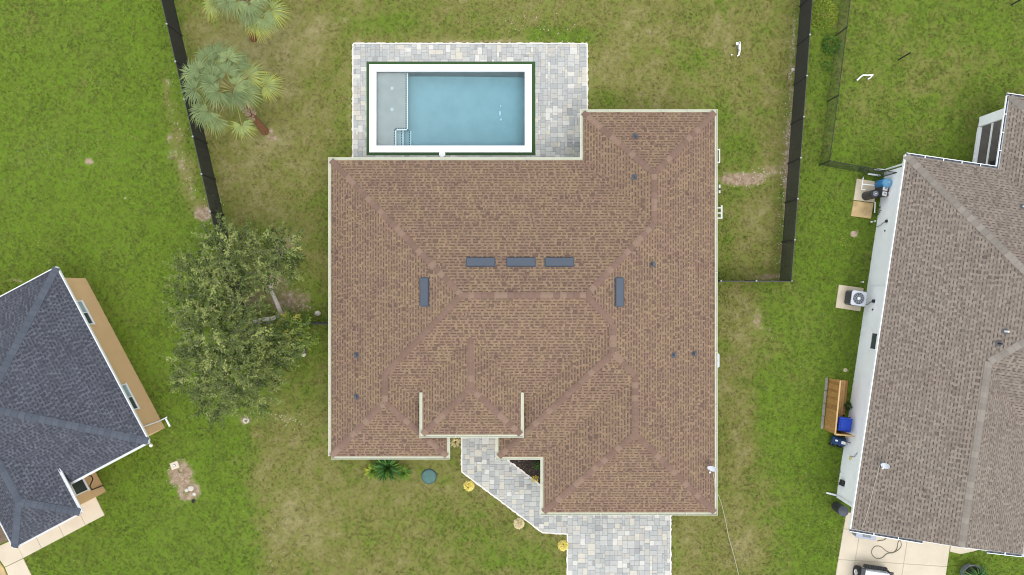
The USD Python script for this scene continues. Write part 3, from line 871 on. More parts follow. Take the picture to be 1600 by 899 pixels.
# --- the brown-roofed house
ZE, SL = 3.0, 0.40
sE = S0 * (H - ZE) / H
EX = lambda p: (p - 800) * sE
EY = lambda p: (449.5 - p) * sE
ZE2 = 4.1
sE2 = S0 * (H - ZE2) / H
FX = lambda p: (p - 800) * sE2
FY = lambda p: (449.5 - p) * sE2
W_, E_, N_ = EX(517), EX(1117), EY(250.5)
comps = [
    (W_, E_, EY(671), N_, 'wens', ZE, SL),
    (EX(911), E_, EY(459), EY(175.5), 'wen', ZE, SL),
    (W_, EX(698.5), EY(713.5), EY(500), 'wes', ZE, SL),
    (EX(779), E_, EY(714.5), EY(459), 'wes', ZE, SL),
    (EX(849), E_, EY(801), EY(459), 'wes', ZE, SL),
    (FX(660), FX(814), FY(679.5), FY(500), 'wes', ZE2, SL),
]
house = thing('house', 'large house with brown shingle hip roof and cream gutters, centre of the picture', 'house')
planes = roof_planes(comps)
roof = roof_deck(planes, L['roof_deck_brown'], house)
shingles(planes, L['shingle_brown'], roof, 21)
ridge_caps(ridge_lines(planes), CAPS_BROWN, roof, 4)
foot = unary_union([sbox(c[0], c[2], c[1], c[3]) for c in comps[:5]])
wallp = foot.buffer(-0.45, join_style=2)
G().prism(wallp, -0.1, ZE - 0.14).put('wall', L['house_wall'], house)
G().prism(foot.buffer(0.0).difference(wallp.buffer(-0.01, join_style=2)), ZE - 0.135, ZE - 0.10).put('soffit', L['white_paint'], house)
ef = sbox(FX(660), FY(679.5), FX(814), FY(600))
G().prism(ef.buffer(-0.05, join_style=2), ZE2 - 0.14, ZE2 - 0.10).put('soffit', L['white_paint'], house)
ew = sbox(FX(660) + .4, FY(679.5) + .4, FX(814) - .4, FY(612))
G().prism(ew.difference(ew.buffer(-.2, join_style=2)), ZE - 0.1, ZE2 - 0.145).put('porch_wall', L['house_wall'], house)
for ex in (EX(709), EX(768)):
    G().box((ex, FY(679.5) + .5, 1.5), (.35, .35, 3.0), bev=.02).put('porch_column', L['white_paint'], house)
GM = (L['cream_metal'], L['cream_metal'])
zg = ZE - 0.015
gutter_run([(W_, EY(713.5), zg), (EX(698.5), EY(713.5), zg), (EX(698.5), FY(679.5) + 0.05, zg)], GM, house)
gutter_run([(EX(779), FY(679.5) + 0.05, zg), (EX(779), EY(714.5), zg), (EX(849), EY(714.5), zg), (EX(849), EY(801), zg), (E_, EY(801), zg), (E_, EY(175.5), zg), (EX(911), EY(175.5), zg), (EX(911), N_, zg), (W_, N_, zg), (W_, EY(713.5), zg)], GM, house)
gutter_run([(FX(660), FY(614), ZE2 - .015), (FX(660), FY(679.5), ZE2 - .015), (FX(814), FY(679.5), ZE2 - .015), (FX(814), FY(614), ZE2 - .015)], GM, house, seg=1.9)


def zroof(x, y, pl=None):
    best = None
    for (a, b, c), poly in (pl or planes):
        if poly.buffer(0.01).contains(Point(x, y)):
            return a * x + b * y + c, (a, b)
    return ZE, (0, 0)


def on_roof(px, py, pl=None, z=4.0):
    for _ in range(6):
        p = P(px, py, z)
        z, ab = zroof(p[0], p[1], pl)
    return np.array([p[0], p[1], z]), ab


def slanted(g, c, ab, size, lift=0.0):
    """A box lying on a roof slope; size = (along the eave, up the slope, thickness)."""
    s = math.hypot(*ab)
    up = np.array([ab[0], ab[1], s * s]); up /= np.linalg.norm(up)
    al = np.array([ab[1], -ab[0], 0]) / s
    nm = np.cross(al, up)
    nm = nm if nm[2] > 0 else -nm
    M = np.stack([al, up, nm], 1)
    b = G().box((0, 0, 0), size, bev=0.012)
    v, f = b.mesh()
    g.add(v @ M.T + np.asarray(c) + nm * (lift + size[2] / 2), f)
    return M


for px, py, wv_ in [(751, 410.5, 44), (814, 410.5, 44), (874, 410.5, 44), (664, 456.5, 44), (967, 456.5, 44)]:
    c, ab = on_roof(px, py)
    ln, wd = wv_ * 0.0345, 0.47
    g = G(); M = slanted(g, c, ab, (ln, wd, 0.10), 0.03)
    v = g.put('roof_vent', L['vent_steel'], house)
    g = G(); slanted(g, c - M @ np.array([0, wd / 2 + .012, 0]), ab, (ln - .04, .06, 0.085), 0.024)
    g.put('vent_slot', L['black_metal'], v)
    g = G(); slanted(g, c, ab, (ln + .10, wd + .06, 0.012), 0.016)
    g.put('flashing', L['vent_steel'], v)
for px, py, r in [(557, 555, .055), (557, 620, .055), (1020, 413, .07), (993, 213, .055), (991, 277, .035), (1085, 553, .07), (1053, 555, .045)]:
    c, ab = on_roof(px, py)
    g = G().tube([c - [0, 0, .1], c + [0, 0, .32]], r, 12)
    v = g.put('vent_pipe', L['vent_lead'], house, smooth=40)
    g = G(); slanted(g, c, ab, (.30, .30, .012), .018)
    g.put('flashing', L['vent_lead'], v)
# openings on the walls
wx0, wy0, wx1, wy1 = wallp.bounds


def window(parent, c, axis, w, h, frame, glass, depth=0.05, out=(0, 0, 0), panes=2):
    """A framed window on a wall; axis = unit plan direction along the wall, out = outward."""
    rz = math.atan2(axis[1], axis[0])
    a, o = np.array([axis[0], axis[1], 0.0]), np.array([out[0], out[1], 0.0])
    t = 0.06
    g = G()
    for s in (-1, 1):
        g.box(np.array(c) + a * s * (w / 2 - t / 2) + o * depth / 2, (t, depth, h), rz)
        g.box(np.array(c) + np.array([0, 0, s * (h / 2 - t / 2)]) + o * depth / 2, (w - 2 * t, depth, t), rz)
    for i in range(1, panes):
        g.box(np.array(c) + a * (-w / 2 + i * w / panes) + o * depth * .45, (0.05, depth * .9, h - 2 * t), rz)
    f = g.put('window', frame, parent)
    for i in range(panes):
        pw = (w - 2 * t) / panes
        G().box(np.array(c) + a * (-w / 2 + t + pw * (i + .5)) + o * depth * .2, (pw - .004, .012, h - 2 * t), rz).put('pane', glass[i % len(glass)], f)
    G().box(np.array(c) + o * depth * .75 - np.array([0, 0, h / 2 + .025]), (w + .1, depth * 1.5, .05), rz).put('sill', frame, f)


gd = G()
gxc = (EX(849) + E_) / 2
for k in range(4):
    gd.box((gxc, EY(801) + .44, .28 + k * .57), (4.9, .05, .55), bev=.015)
gd.put('garage_door', L['white_paint'], house)
G().box(((EX(709) + EX(768)) / 2, EY(671) + .43, 1.05), (1.0, .06, 2.1), bev=.01).put('front_door', L['tan_wall'], house)
for x in (EX(570), EX(640)):
    window(house, (x, EY(713.5) + .45, 1.55), (1, 0), 1.1, 1.4, L['white_paint'], [L['dark_glass']], out=(0, -1))
for x in (EX(600), EX(690)):
    window(house, (x, N_ - .45, 1.5), (1, 0), 1.2, 1.3, L['white_paint'], [L['dark_glass']], out=(0, 1))
window(house, (EX(790), N_ - .45, 1.1), (1, 0), 2.4, 2.1, L['white_paint'], [L['dark_glass']], out=(0, 1))
for y in (EY(330), EY(480), EY(640)):
    window(house, (W_ + .45, y, 1.55), (0, 1), 1.1, 1.3, L['white_paint'], [L['dark_glass']], out=(-1, 0))
for y in (EY(400), EY(620)):
    window(house, (E_ - .45, y, 1.55), (0, 1), 1.1, 1.3, L['white_paint'], [L['dark_glass']], out=(1, 0))

# --- rotated frames for the neighbours


class Frame:
    def __init__(self, o, th):
        self.o, self.th = np.array(o, float)[:2], th
        self.R = np.array([[math.cos(th), -math.sin(th)], [math.sin(th), math.cos(th)]])

    def loc(self, p):
        return self.R.T @ (np.asarray(p, float)[:2] - self.o)

    def wall_x(self, px, py, x):
        """(y, z) where the sight line of a photo pixel meets the local wall plane at x."""
        d = np.array([(px - 800) * S0 / H, (449.5 - py) * S0 / H])
        c = self.R.T @ (np.zeros(2) - self.o)
        dl = self.R.T @ d
        t = (x - c[0]) / dl[0]
        return c[1] + dl[1] * t, H - t


# --- the blue-grey roofed house, west
FL = Frame(P(232, 690, 3.0), math.radians(27.9))
lh = thing('house', 'tan walled house with a dark blue-grey shingle roof at the left edge', 'house', (FL.o[0], FL.o[1], 0), FL.th)
lc = [(-17.0, 0.0, 0.0, 11.45, 'wens', 3.0, 0.42), (-9.42, -5.12, -1.8, 6.0, 'wes', 3.45, 0.42)]
lpl = roof_planes(lc)
lr = roof_deck(lpl, L['roof_deck_blue'], lh)
shingles(lpl, L['shingle_blue'], lr, 31, dash=(0.10, 0.22), gap=(0.07, 0.14), dark=(0.15, 0.45), light=(0.38, 0.74), dashpart=0.5, light2=(0.5, 0.86))
ridge_caps(ridge_lines(lpl), CAPS_BLUE, lr, 5, pitch=0.32, half=0.21)
lfoot = unary_union([sbox(c[0], c[2], c[1], c[3]) for c in lc[:1]])
G().prism(sbox(-16.5, 0.42, -0.42, 11.0), -0.1, 2.86).put('wall', L['tan_wall'], lh)
G().prism(sbox(-9.0, -1.38, -5.54, 0.43), -0.1, 3.31).put('wall', L['tan_wall'], lh)
G().prism(lfoot.difference(sbox(-16.5, 0.43, -0.43, 11.0)), 2.865, 2.90).put('soffit', L['white_paint'], lh)
G().prism(sbox(-9.42, -1.8, -5.12, 0.4).difference(sbox(-8.9, -1.3, -5.6, 0.41)), 3.315, 3.35).put('soffit', L['white_paint'], lh)
gl = (L['white_metal'], L['white_metal'])
fa = G()
for a, b, z in [((0, 0), (0, 11.45), 3.0), ((0, 11.45), (-17, 11.45), 3.0)]:
    a, b = np.array(a), np.array(b)
    d = (b - a) / np.linalg.norm(b - a)
    n_ = np.array([d[1], -d[0]])
    q = Polygon([tuple(a + n_ * .004), tuple(b + n_ * .004), tuple(b + n_ * .05), tuple(a + n_ * .05)])
    G().prism(q, z - .17, z + .006).put('fascia', L['white_metal'], lh)
gutter_run([(-5.4, 0, 2.985), (-0.0, 0, 2.985)], gl, lh, w=.12, h=.1, seg=1.8)
gutter_run([(-17, 0, 2.985), (-9.3, 0, 2.985)], gl, lh, w=.12, h=.1, seg=1.8)
gutter_run([(-5.12, -1.8, 3.435), (-5.12, 1.05, 3.435)], gl, lh, w=.13, h=.1, seg=1.4)
gutter_run([(-9.42, 1.0, 3.435), (-9.42, -1.8, 3.435)], gl, lh, w=.10, h=.1, seg=1.4)
gutter_run([(-9.42, -1.81, 3.435), (-5.12, -1.81, 3.435)], gl, lh, w=.08, h=.1, seg=2.2)
xw = -0.42
for a, b in [((118, 470), (145, 508)), ((189, 601), (213, 641))]:
    ya, za = FL.wall_x(*a, xw)
    yb, zb = FL.wall_x(*b, xw)
    zt = 2.45
    zb_ = 1.6
    window(lh, (xw, (ya + yb) / 2, (zt + zb_) / 2), (0, 1), abs(ya - yb) * 0.96, zt - zb_, L['white_paint'], [L['dark_glass'], L['pale_glass']], out=(1, 0))
window(lh, (-5.54, -0.35, 1.95), (0, 1), 0.95, 1.2, L['white_paint'], [L['dark_glass']], out=(1, 0), panes=1)
# sill band and downspout at the corner
dsp = G().tube([(-.36, 0.95, 2.75), (-.36, 0.95, .25), (-.30, .95, .1), (.05, .95, .06)], .038, 8).put('downspout', L['white_metal'], lh)
G().box((-.08, 0.62, .05), (.12, .55, .06), bev=.015).put('splash_block', L['white_paint'], lh)
G().tube([(-5.46, -0.95, 0.1), (-5.44, -.9, 1.2), (-5.35, -.65, 1.35), (-5.3, -.35, .9), (-5.28, -.15, .9), (-5.2, .1, 1.5), (-5.25, .35, 2.3)], .035, 7).put('cable_loop', L['black_rubber'], lh, smooth=50)
c = P(236, 696)
cl = thing('cleanout_cap', 'small white round cleanout cap in grass off the blue roof corner', 'cap', (c[0], c[1], 0))
G().lathe([(0, .09), (.07, .085), (.09, .06), (.09, -.02)], n=18).put('cap', L['white_paint'], cl)
G().lathe([(.09, .03), (.12, .025), (.12, -.03)], n=18).put('collar', L['pvc'], cl)
wk = thing('concrete_path', kind='structure')


def slab(parent, pts, z0, z1, m, name='slab'):
    q = gp(pts).buffer(-0.006, join_style=2)
    e = q.buffer(-0.012, join_style=2)
    G().prism(q, z0, z1 - .012).prism(e, z1 - .012, z1).put(name, m, parent)


ring_a, ring_b = np.array([(150, 776), (164, 805)]), np.array([(23, 842), (37, 872)])
cuts = [0, .235, .5, .775, 1.0]
for s, e in zip(cuts[:-1], cuts[1:]):
    A = ring_a + (ring_b - ring_a) * s
    B = ring_a + (ring_b - ring_a) * e
    inn = lambda q: q + np.array([-13, -26])      # runs on under the eave
    slab(wk, [tuple(inn(A[0])), tuple(A[1]), tuple(B[1]), tuple(inn(B[0]))], -.08, .04, L['concrete_cream'])
slab(wk, [(23, 842), (37, 872), (8, 886), (-12, 858)], -.08, .04, L['concrete_cream'])
slab(wk, [(37, 872.5), (60, 920), (22, 920), (8, 886.5)], -.08, .04, L['concrete_cream'])
slab(wk, [(-14, 859), (6, 887), (20, 920), (-30, 920)], -.08, .03, L['rusty_slab'])
G().prism(gp([(-14, 800), (18, 815), (26, 838), (-12, 856)]), -.06, .02).put('planting_bed', L['soil'], None, kind='structure')

# --- the grey-brown roofed house, east
FR = Frame(P(1416, 243, 3.0), math.radians(-8.4))
rh = thing('house', 'pale grey walled house with taupe shingle roof and white gutters at the right edge', 'house', (FR.o[0], FR.o[1], 0), FR.th)
SR = 0.42
S_END, G_E = -21.95, 10.08
rc = [(0.0, 16.2, -16.2, 0.0, 'wens', 3.0, SR), (5.45, 16.2, -8.0, 4.3, 'wen', 3.0, SR), (0.0, G_E, -26.0, -8.0, 'we', 3.0, SR)]
lim = Polygon([(-1, 8), (20, 8), (20, -16.2), (G_E, -16.2), (G_E, S_END), (G_E / 2 + .05, S_END + .48), (0, S_END), (-1, S_END)])
rpl = roof_planes(rc, lim)
rr_ = roof_deck(rpl, L['roof_deck_grey'], rh)
shingles(rpl, L['shingle_grey'], rr_, 41, dash=(0.13, 0.22), gap=(0.09, 0.17), dark=(0.0, 0.28), light=(0.42, 0.88), dashpart=0.36)
ridge_caps(ridge_lines(rpl), CAPS_GREY, rr_, 6, pitch=0.33, half=0.2)
rw = unary_union([sbox(0.42, -15.8, 15.8, -0.42), sbox(0.42, S_END + 1.0, G_E - .42, -8), sbox(9.6, -4, 15.8, 3.9)])
G().prism(rw, -.1, 2.86).put('wall', L['pale_wall'], rh)
gab = G()
gv = [(0.42, 2.865), (G_E - .42, 2.865), (G_E / 2, 2.865 + (G_E / 2 - .42) * SR - .02)]
gab.add([(x, S_END + 1.003, z) for x, z in gv] + [(x, S_END + 1.2, z) for x, z in gv], [(0, 1, 2), (5, 4, 3), (0, 3, 4), (0, 4, 1), (1, 4, 5), (1, 5, 2), (2, 5, 3), (2, 3, 0)])
gab.put('gable', L['pale_wall'], rh)
rfoot = unary_union([sbox(0, -16.2, 16.2, 0), sbox(5.45, 0, 16.2, 4.3), sbox(0, S_END, G_E, -16)])
G().prism(rfoot.buffer(-.01).difference(rw.buffer(-.01, join_style=2)).difference(sbox(0, S_END - 1, G_E, S_END + 1.01)), 2.865, 2.90).put('soffit', L['white_paint'], rh)
rz_ = 2.985
# west eave carries a plain fascia, the other eaves carry open gutters
G().prism(sbox(-.055, S_END, -.004, .05), 2.82, 3.012).put('fascia', L['white_metal'], rh)
gutter_run([(5.45, 4.3, rz_), (5.45, 0, rz_), (0.02, 0, rz_)], gl, rh, w=.17, h=.1, seg=1.05, lipw=.035, hw=.05, debris=L['vent_lead'])
gutter_run([(13.0, 4.3, rz_), (5.30, 4.3, rz_)], gl, rh, w=.17, h=.1, seg=1.05, lipw=.035, hw=.05, debris=L['vent_lead'])
rzz = lambda x: 3.0 + SR * min(x, G_E - x) - .01
rpt = lambda x: (x, S_END + .48 * min(x, G_E - x) / (G_E / 2), rzz(x))
gutter_run([(-.05, S_END, 2.99), rpt(3.35)], gl, rh, w=.17, h=.1, seg=1.05, lipw=.035, hw=.05, debris=L['vent_lead'])
gutter_run([rpt(7.1), (G_E, S_END, 2.99)], gl, rh, w=.17, h=.1, seg=1.3, lipw=.035, hw=.05, debris=L['vent_lead'])
gutter_run([(G_E, S_END - .15, 2.99), (G_E, -16.3, 2.99)], gl, rh, w=.13, h=.1, seg=1.6, lipw=.04, hw=.05)
for a, b in ((3.35, G_E / 2), (G_E / 2, 7.1)):
    p, q = np.array(rpt(a)), np.array(rpt(b))
    g = G()
    n_ = np.array([0, -0.03, 0])
    g.add([p + [0, 0, -.2], q + [0, 0, -.2], q + [0, 0, 0], p, p + n_ + [0, 0, -.2], q + n_ + [0, 0, -.2], q + n_, p + n_], [(4, 5, 6, 7), (7, 6, 2, 3), (4, 0, 1, 5), (0, 3, 2, 1), (0, 4, 7, 3), (1, 2, 6, 5)])
    g.put('rake_board', L['white_metal'], rh)
xr = 0.42
ya, za = FR.wall_x(1353, 518, xr)
yb, zb = FR.wall_x(1353, 545, xr)
window(rh, (xr, (ya + yb) / 2, 1.95), (0, 1), abs(ya - yb), 1.15, L['white_paint'], [L['dark_glass']], out=(-1, 0), panes=1)


def wall_item(px, py):
    y, z = FR.wall_x(px, py, xr)
    return np.array([xr, y, z])


# lanai under the north wing
lx = 5.85
y_n, y_s = 3.85, -0.35
G().box((lx + .02, y_n - .3, 1.43), (.12, .62, 2.86)).put('lanai_pier', L['pale_wall'], rh)
G().box((lx + .02, (y_n + y_s) / 2 - .3, .08), (.2, 3.5, .16)).put('lanai_curb', L['white_paint'], rh)
G().box((lx + .02, (y_n + y_s) / 2 - .3, 1.22), (.07, 3.5, .08)).put('lanai_rail', L['white_paint'], rh)
G().box((lx + .02, (y_n + y_s) / 2 - .3, 2.7), (.14, 3.5, .3)).put('lanai_beam', L['white_paint'], rh)
G().box((7.7, 1.7, .03), (3.6, 4.2, .06)).put('lanai_floor', L['lanai_grey'], rh)
G().box((7.0, 1.0, .42), (.4, .4, .72), bev=.04).put('lanai_stool', L['black_plastic'], rh)
# downspouts
for yy, name in ((-0.30, 0), (S_END + 1.15, 1)):
    s = 1 if name == 0 else -1
    G().tube([(.36, yy, 2.8), (.36, yy, .3), (.3, yy, .1), (-.25, yy - .05 * s, .06)], .055, 8).put('downspout', L['white_metal'], rh)
c0 = FR.loc(P(1355, 272)); c1 = FR.loc(P(1374, 275))
G().tube([(*c0, .06), (*c1, .08)], .06, 8).put('drain_pipe', L['white_metal'], rh)
for px, py, s, m in [(1386, 346, .17, 'black_plastic'), (1383, 361, .09, 'black_plastic'), (1366, 471, .2, 'black_plastic'), (1364, 484, .1, 'black_plastic'), (1318, 755, .34, 'black_plastic'), (1313, 737, .12, 'grey_plastic')]:
    p = wall_item(px, py)
    b = G().box(p - [s * .25, 0, 0], (s * .5, s, s * 1.15), bev=.015).put('meter_box', L[m], rh)
    if s > .15:
        G().tube([p - [.05, 0, s * .5], p - [.07, .1, s * .5 + .25], p - [.06, .22, max(p[2] - .1, .2) * .6], p - [.05, .26, p[2] - .1]], .016, 6).put('conduit', L['black_rubber'], b)
p = wall_item(1329, 716)
G().lathe([(0, .05), (.1, .045), (.15, .02), (.15, 0)], n=20, tilt=(0, -math.pi / 2, 0), c=p).put('hose_reel', L['yellow_label'], rh)
G().tube([p + [-.05, .1, .1], p + [-.06, .2, .5], p + [-.05, .5, .75]], .02, 6).put('wall_pipe', L['grey_plastic'], rh)
p = wall_item(1357, 455)
G().tube([(xr - .03, p[1] + .35, .3), (xr - .03, p[1] + .35, 2.8)], .02, 6).put('line_cover', L['white_metal'], rh)
for px, py, m in [(1570, 518, 'pvc'), (1560, 537, 'black_metal'), (1598, 323, 'pvc')]:
    c, ab = on_roof(*(px, py), z=5.0) if False else (None, None)
    z = 4.5
    for _ in range(8):
        w = P(px, py, z)
        l = FR.loc(w)
        z, ab = zroof(l[0], l[1], rpl)
    lc_ = np.array([l[0], l[1], z])
    v = G().tube([lc_ - [0, 0, .1], lc_ + [0, 0, .30]], .05, 10).put('vent_pipe', L[m], rh, smooth=40)
    g = G(); slanted(g, lc_, ab, (.28, .28, .012), .016)
    g.put('flashing', L['vent_lead'], v)

# ------------------------------------------------------------------ dishes and cables on roofs


def dish(name, label, px, py, pl, frame, face, size):
    z = 4.0
    for _ in range(8):
        w = P(px, py, z)
        l = frame.loc(w) if frame else w[:2]
        z, ab = zroof(l[0], l[1], pl)
    t = thing(name, label, 'satellite dish', (w[0], w[1], z))
    rz = math.atan2(face[1], face[0])
    ft = G()
    for a in (0, 2.1, 4.2):
        ft.tube([(.05 * math.cos(a), .05 * math.sin(a), .3), (.25 * math.cos(a), .25 * math.sin(a), .0 + .25 * (math.cos(a) * ab[0] + math.sin(a) * ab[1]) + .01)], .012, 6)
    ft.tube([(0, 0, -.02), (0, 0, .55)], .022, 8)
    ft.put('mast', L['grey_plastic'], t, smooth=40)
    pr = [(0, .0), (size * .35, .015), (size * .7, .05), (size, .11), (size + .01, .10), (size * .7, .038), (size * .35, .003), (0, -.012)]
    G().lathe(pr, n=28, tilt=(0, math.radians(52), rz), c=(0.02 * math.cos(rz), 0.02 * math.sin(rz), .55)).put('dish', L['condenser_top'], t, smooth=50)
    e = np.array([math.cos(rz) * size * 1.3, math.sin(rz) * size * 1.3, .62])
    G().tube([(0, 0, .35), e * [.6, .6, 0] + [0, 0, .36], e], .012, 6).put('arm', L['grey_plastic'], t)
    G().box(e, (.1, .07, .07), rz, bev=.015).put('receiver', L['white_paint'], t)
    return w, z


dish('satellite_dish', 'white satellite dish with cable near the south east corner of the brown roof', 1109, 726, planes, None, (-.5, -.86), .26)
dish('satellite_dish', 'pale antenna dish on the west slope of the taupe roof', 1376, 722, rpl, FR, (-.7, -.7), .22)
# thin service cables
z = 3.2
pts = []
for x, y in [(1116, 740), (1118, 752), (1119, 762)]:
    q, _ = on_roof(x - 2, y)
    pts.append(q + [0, 0, .03])
drop = P(1123, 775, 2.2)
pts += [P(1122.5, 775, 3.02), drop]
gr = [P(x + .8 * math.sin(y * .7), y, .035) for x, y in [(1128, 790), (1133, 812), (1139, 840), (1146, 866), (1152, 886), (1158, 915)]]
G().tube(pts + gr, .016, 5).put('cable', L['cable'], None, label='thin pale cable trailing from the brown roof gutter down across the lawn', cat='cable')
pts = []
for x, y in [(1374, 727), (1370, 742), (1364, 765), (1358, 790), (1351, 813), (1347, 823)]:
    z = 4
    for _ in range(8):
        w = P(x, y, z); l = FR.loc(w); z, ab = zroof(l[0], l[1], rpl)
    pts.append(np.array([w[0], w[1], z + .03]))
G().tube(pts, .014, 5).put('cable', L['cable'], None, label='thin cable running down the taupe roof to its front eave', cat='cable')

# ------------------------------------------------------------------ fences
def black_fence(label, bases, hgt, side, name='privacy_fence', cap=True):
    """Tall black slat fence: posts with caps, three rails and a slat panel in each bay."""
    t = thing(name, label, 'fence')
    n = len(bases)
    for i, b in enumerate(bases):
        b = np.array([b[0], b[1], 0.0])
        ps = G().tube([b, b + [0, 0, hgt + .02]], .05, 10).put('post', L['fence_post'], t, smooth=40)
        if cap:
            G().lathe([(0, .075), (.035, .065), (.055, .03), (.055, 0), (.045, -.01)], c=b + [0, 0, hgt + .02], n=14).put('post_cap', L['cap_grey'], ps, smooth=50)
    for i in range(n - 1):
        a, b = (np.array([q[0], q[1], 0.0]) for q in bases[i:i + 2])
        d = (b - a) / np.linalg.norm(b - a)
        nm = np.array([-d[1], d[0], 0]) * side
        ln = np.linalg.norm(b - a)
        for z in (.12, hgt * .36, hgt * .68, hgt - .06):
            G().tube([a + d * .05 + nm * .028 + [0, 0, z], b - d * .05 + nm * .028 + [0, 0, z]], .019, 6).put('rail', L['fence_rail'], t)
        k = int((ln - .1) / .062)
        g = G()
        for j in range(k):
            c = a + d * (.05 + (j + .5) * (ln - .1) / k) + [0, 0, hgt / 2]
            g.box(c, ((ln - .1) / k - .010, .012, hgt - .08), math.atan2(d[1], d[0]) + R.uniform(-.06, .06))
        g.put('slat_panel', L['fence_black'], t, kind='stuff')
    return t


def along(a, b, step):
    a, b = np.array(a, float), np.array(b, float)
    n = max(int(round(np.linalg.norm(b - a) / step)), 1)
    return [a + (b - a) * i / n for i in range(n + 1)]


FH = 1.88
w0 = P(284.5, 56)[:2]
wd = (P(323.5, 224)[:2] - w0) / 3
wb = [w0 + wd * k for k in range(-2, 9)]
black_fence('long black slat fence beside the palms, left of the brown roofed house', wb, FH, -1)
wend = wb[-1]
black_fence('short black fence joining the oak tree and the left wall of the brown roofed house', along(wend, P(543, 505)[:2], 2.35), FH, 1)
e0 = P(1244.8, 72)[:2]
ed = (P(1217.5, 439.5)[:2] - e0) / 6
eb = [e0 + ed * k for k in range(-2, 7)]
black_fence('long black slat fence right of the brown roofed house', eb, FH, 1)
black_fence('short black fence seen edge-on between the right fence and the brown roofed house', along(eb[-1], P(1112, 439.5)[:2], 2.3), FH, 1)

cl = thing('chain_link_fence', 'see-through black chain link fence around the right hand back yard', 'fence')
CH = 1.42
def chain_run(t, bases):
    for b in bases:
        b = np.array([b[0], b[1], 0.0])
        ps = G().tube([b, b + [0, 0, CH + .03]], .035, 8).put('post', L['black_metal'], t, smooth=40)
        G().lathe([(0, .05), (.03, .04), (.042, 0), (.035, -.01)], c=b + [0, 0, CH + .03], n=12).put('post_cap', L['black_metal'], ps)
    for a, b in zip(bases[:-1], bases[1:]):
        a, b = np.array([a[0], a[1], 0.0]), np.array([b[0], b[1], 0.0])
        d = (b - a) / np.linalg.norm(b - a)
        ln = np.linalg.norm(b - a)
        G().tube([a + d * .03 + [0, 0, CH], b - d * .03 + [0, 0, CH]], .021, 6).put('top_rail', L['black_metal'], t)
        G().tube([a + [0, 0, .05], b + [0, 0, .05]], .007, 4).put('tension_wire', L['black_metal'], t)
        g = G()
        hh = CH - .07
        x = -hh
        while x < ln:
            for s in (1, -1):
                x0, x1, z0, z1 = (x, x + hh, .05, CH - .02) if s > 0 else (x + hh, x, .05, CH - .02)
                # clip to the bay
                t0, t1 = 0.0, 1.0
                if s > 0:
                    if x0 < 0: t0 = -x0 / hh
                    if x1 > ln: t1 = (ln - x0) / hh
                else:
                    if x0 > ln: t0 = (x0 - ln) / hh
                    if x1 < 0: t1 = x0 / hh
                if t1 - t0 < .02: continue
                q = lambda u: a + d * (x0 + (x1 - x0) * u) + [0, 0, z0 + (z1 - z0) * u]
                g.tube([q(t0), q(t1)], .0032, 3, cap=False)
            x += .075
        g.put('wire_mesh', L['black_metal'], t, kind='stuff')


chain_run(cl, [P(1319, -47)[:2], P(1306, 56)[:2], P(1293, 159)[:2], P(1280, 258)[:2]])
chain_run(cl, [P(1280, 258)[:2] + [.04, 0], P(1381, 276)[:2]])
for (bx, by), (tx, ty), lab in [((1404, 93.5), (1422, 83), 'single short black metal post standing in the middle of the right back yard'), ((1580, 8), (1593, -1), 'single black metal post at the top right corner of the back yard')]:
    c = P(bx, by)
    t = thing('metal_post', lab, 'post', (c[0], c[1], 0))
    G().tube([(0, 0, 0), (0, 0, 1.25)], .045, 8).put('shaft', L['black_metal'], t, smooth=40)
    G().lathe([(0, .05), (.035, .04), (.055, 0), (.045, -.02)], c=(0, 0, 1.25), n=12).put('cap', L['black_metal'], t)

# ------------------------------------------------------------------ plants


def leaf_quads(pos, dirs, length, width, tone, g, droop=0.25, rr=NP):
    """Folded diamond leaves at pos pointing along dirs."""
    n = len(pos)
    d = dirs / np.maximum(np.linalg.norm(dirs, axis=1, keepdims=True), 1e-9)
    rnd = rr.normal(size=(n, 3))
    s = np.cross(d, rnd)
    s /= np.maximum(np.linalg.norm(s, axis=1, keepdims=True), 1e-9)
    flat = np.cross(d, [0, 0, 1.0])
    s = s * .6 + flat * .7
    s /= np.maximum(np.linalg.norm(s, axis=1, keepdims=True), 1e-9)
    L_ = (length * rr.uniform(.7, 1.3, n))[:, None]
    W_l = (width * rr.uniform(.7, 1.3, n))[:, None]
    tip = pos + d * L_ - np.array([0, 0, 1.0]) * L_ * droop
    mid = pos + d * L_ * .45
    v = np.stack([pos, mid + s * W_l / 2, tip, mid - s * W_l / 2], 1).reshape(-1, 3)
    f = (np.arange(n) * 4)[:, None] + np.array([0, 1, 2, 3])
    g.add(v, f, np.repeat(tone, 4))


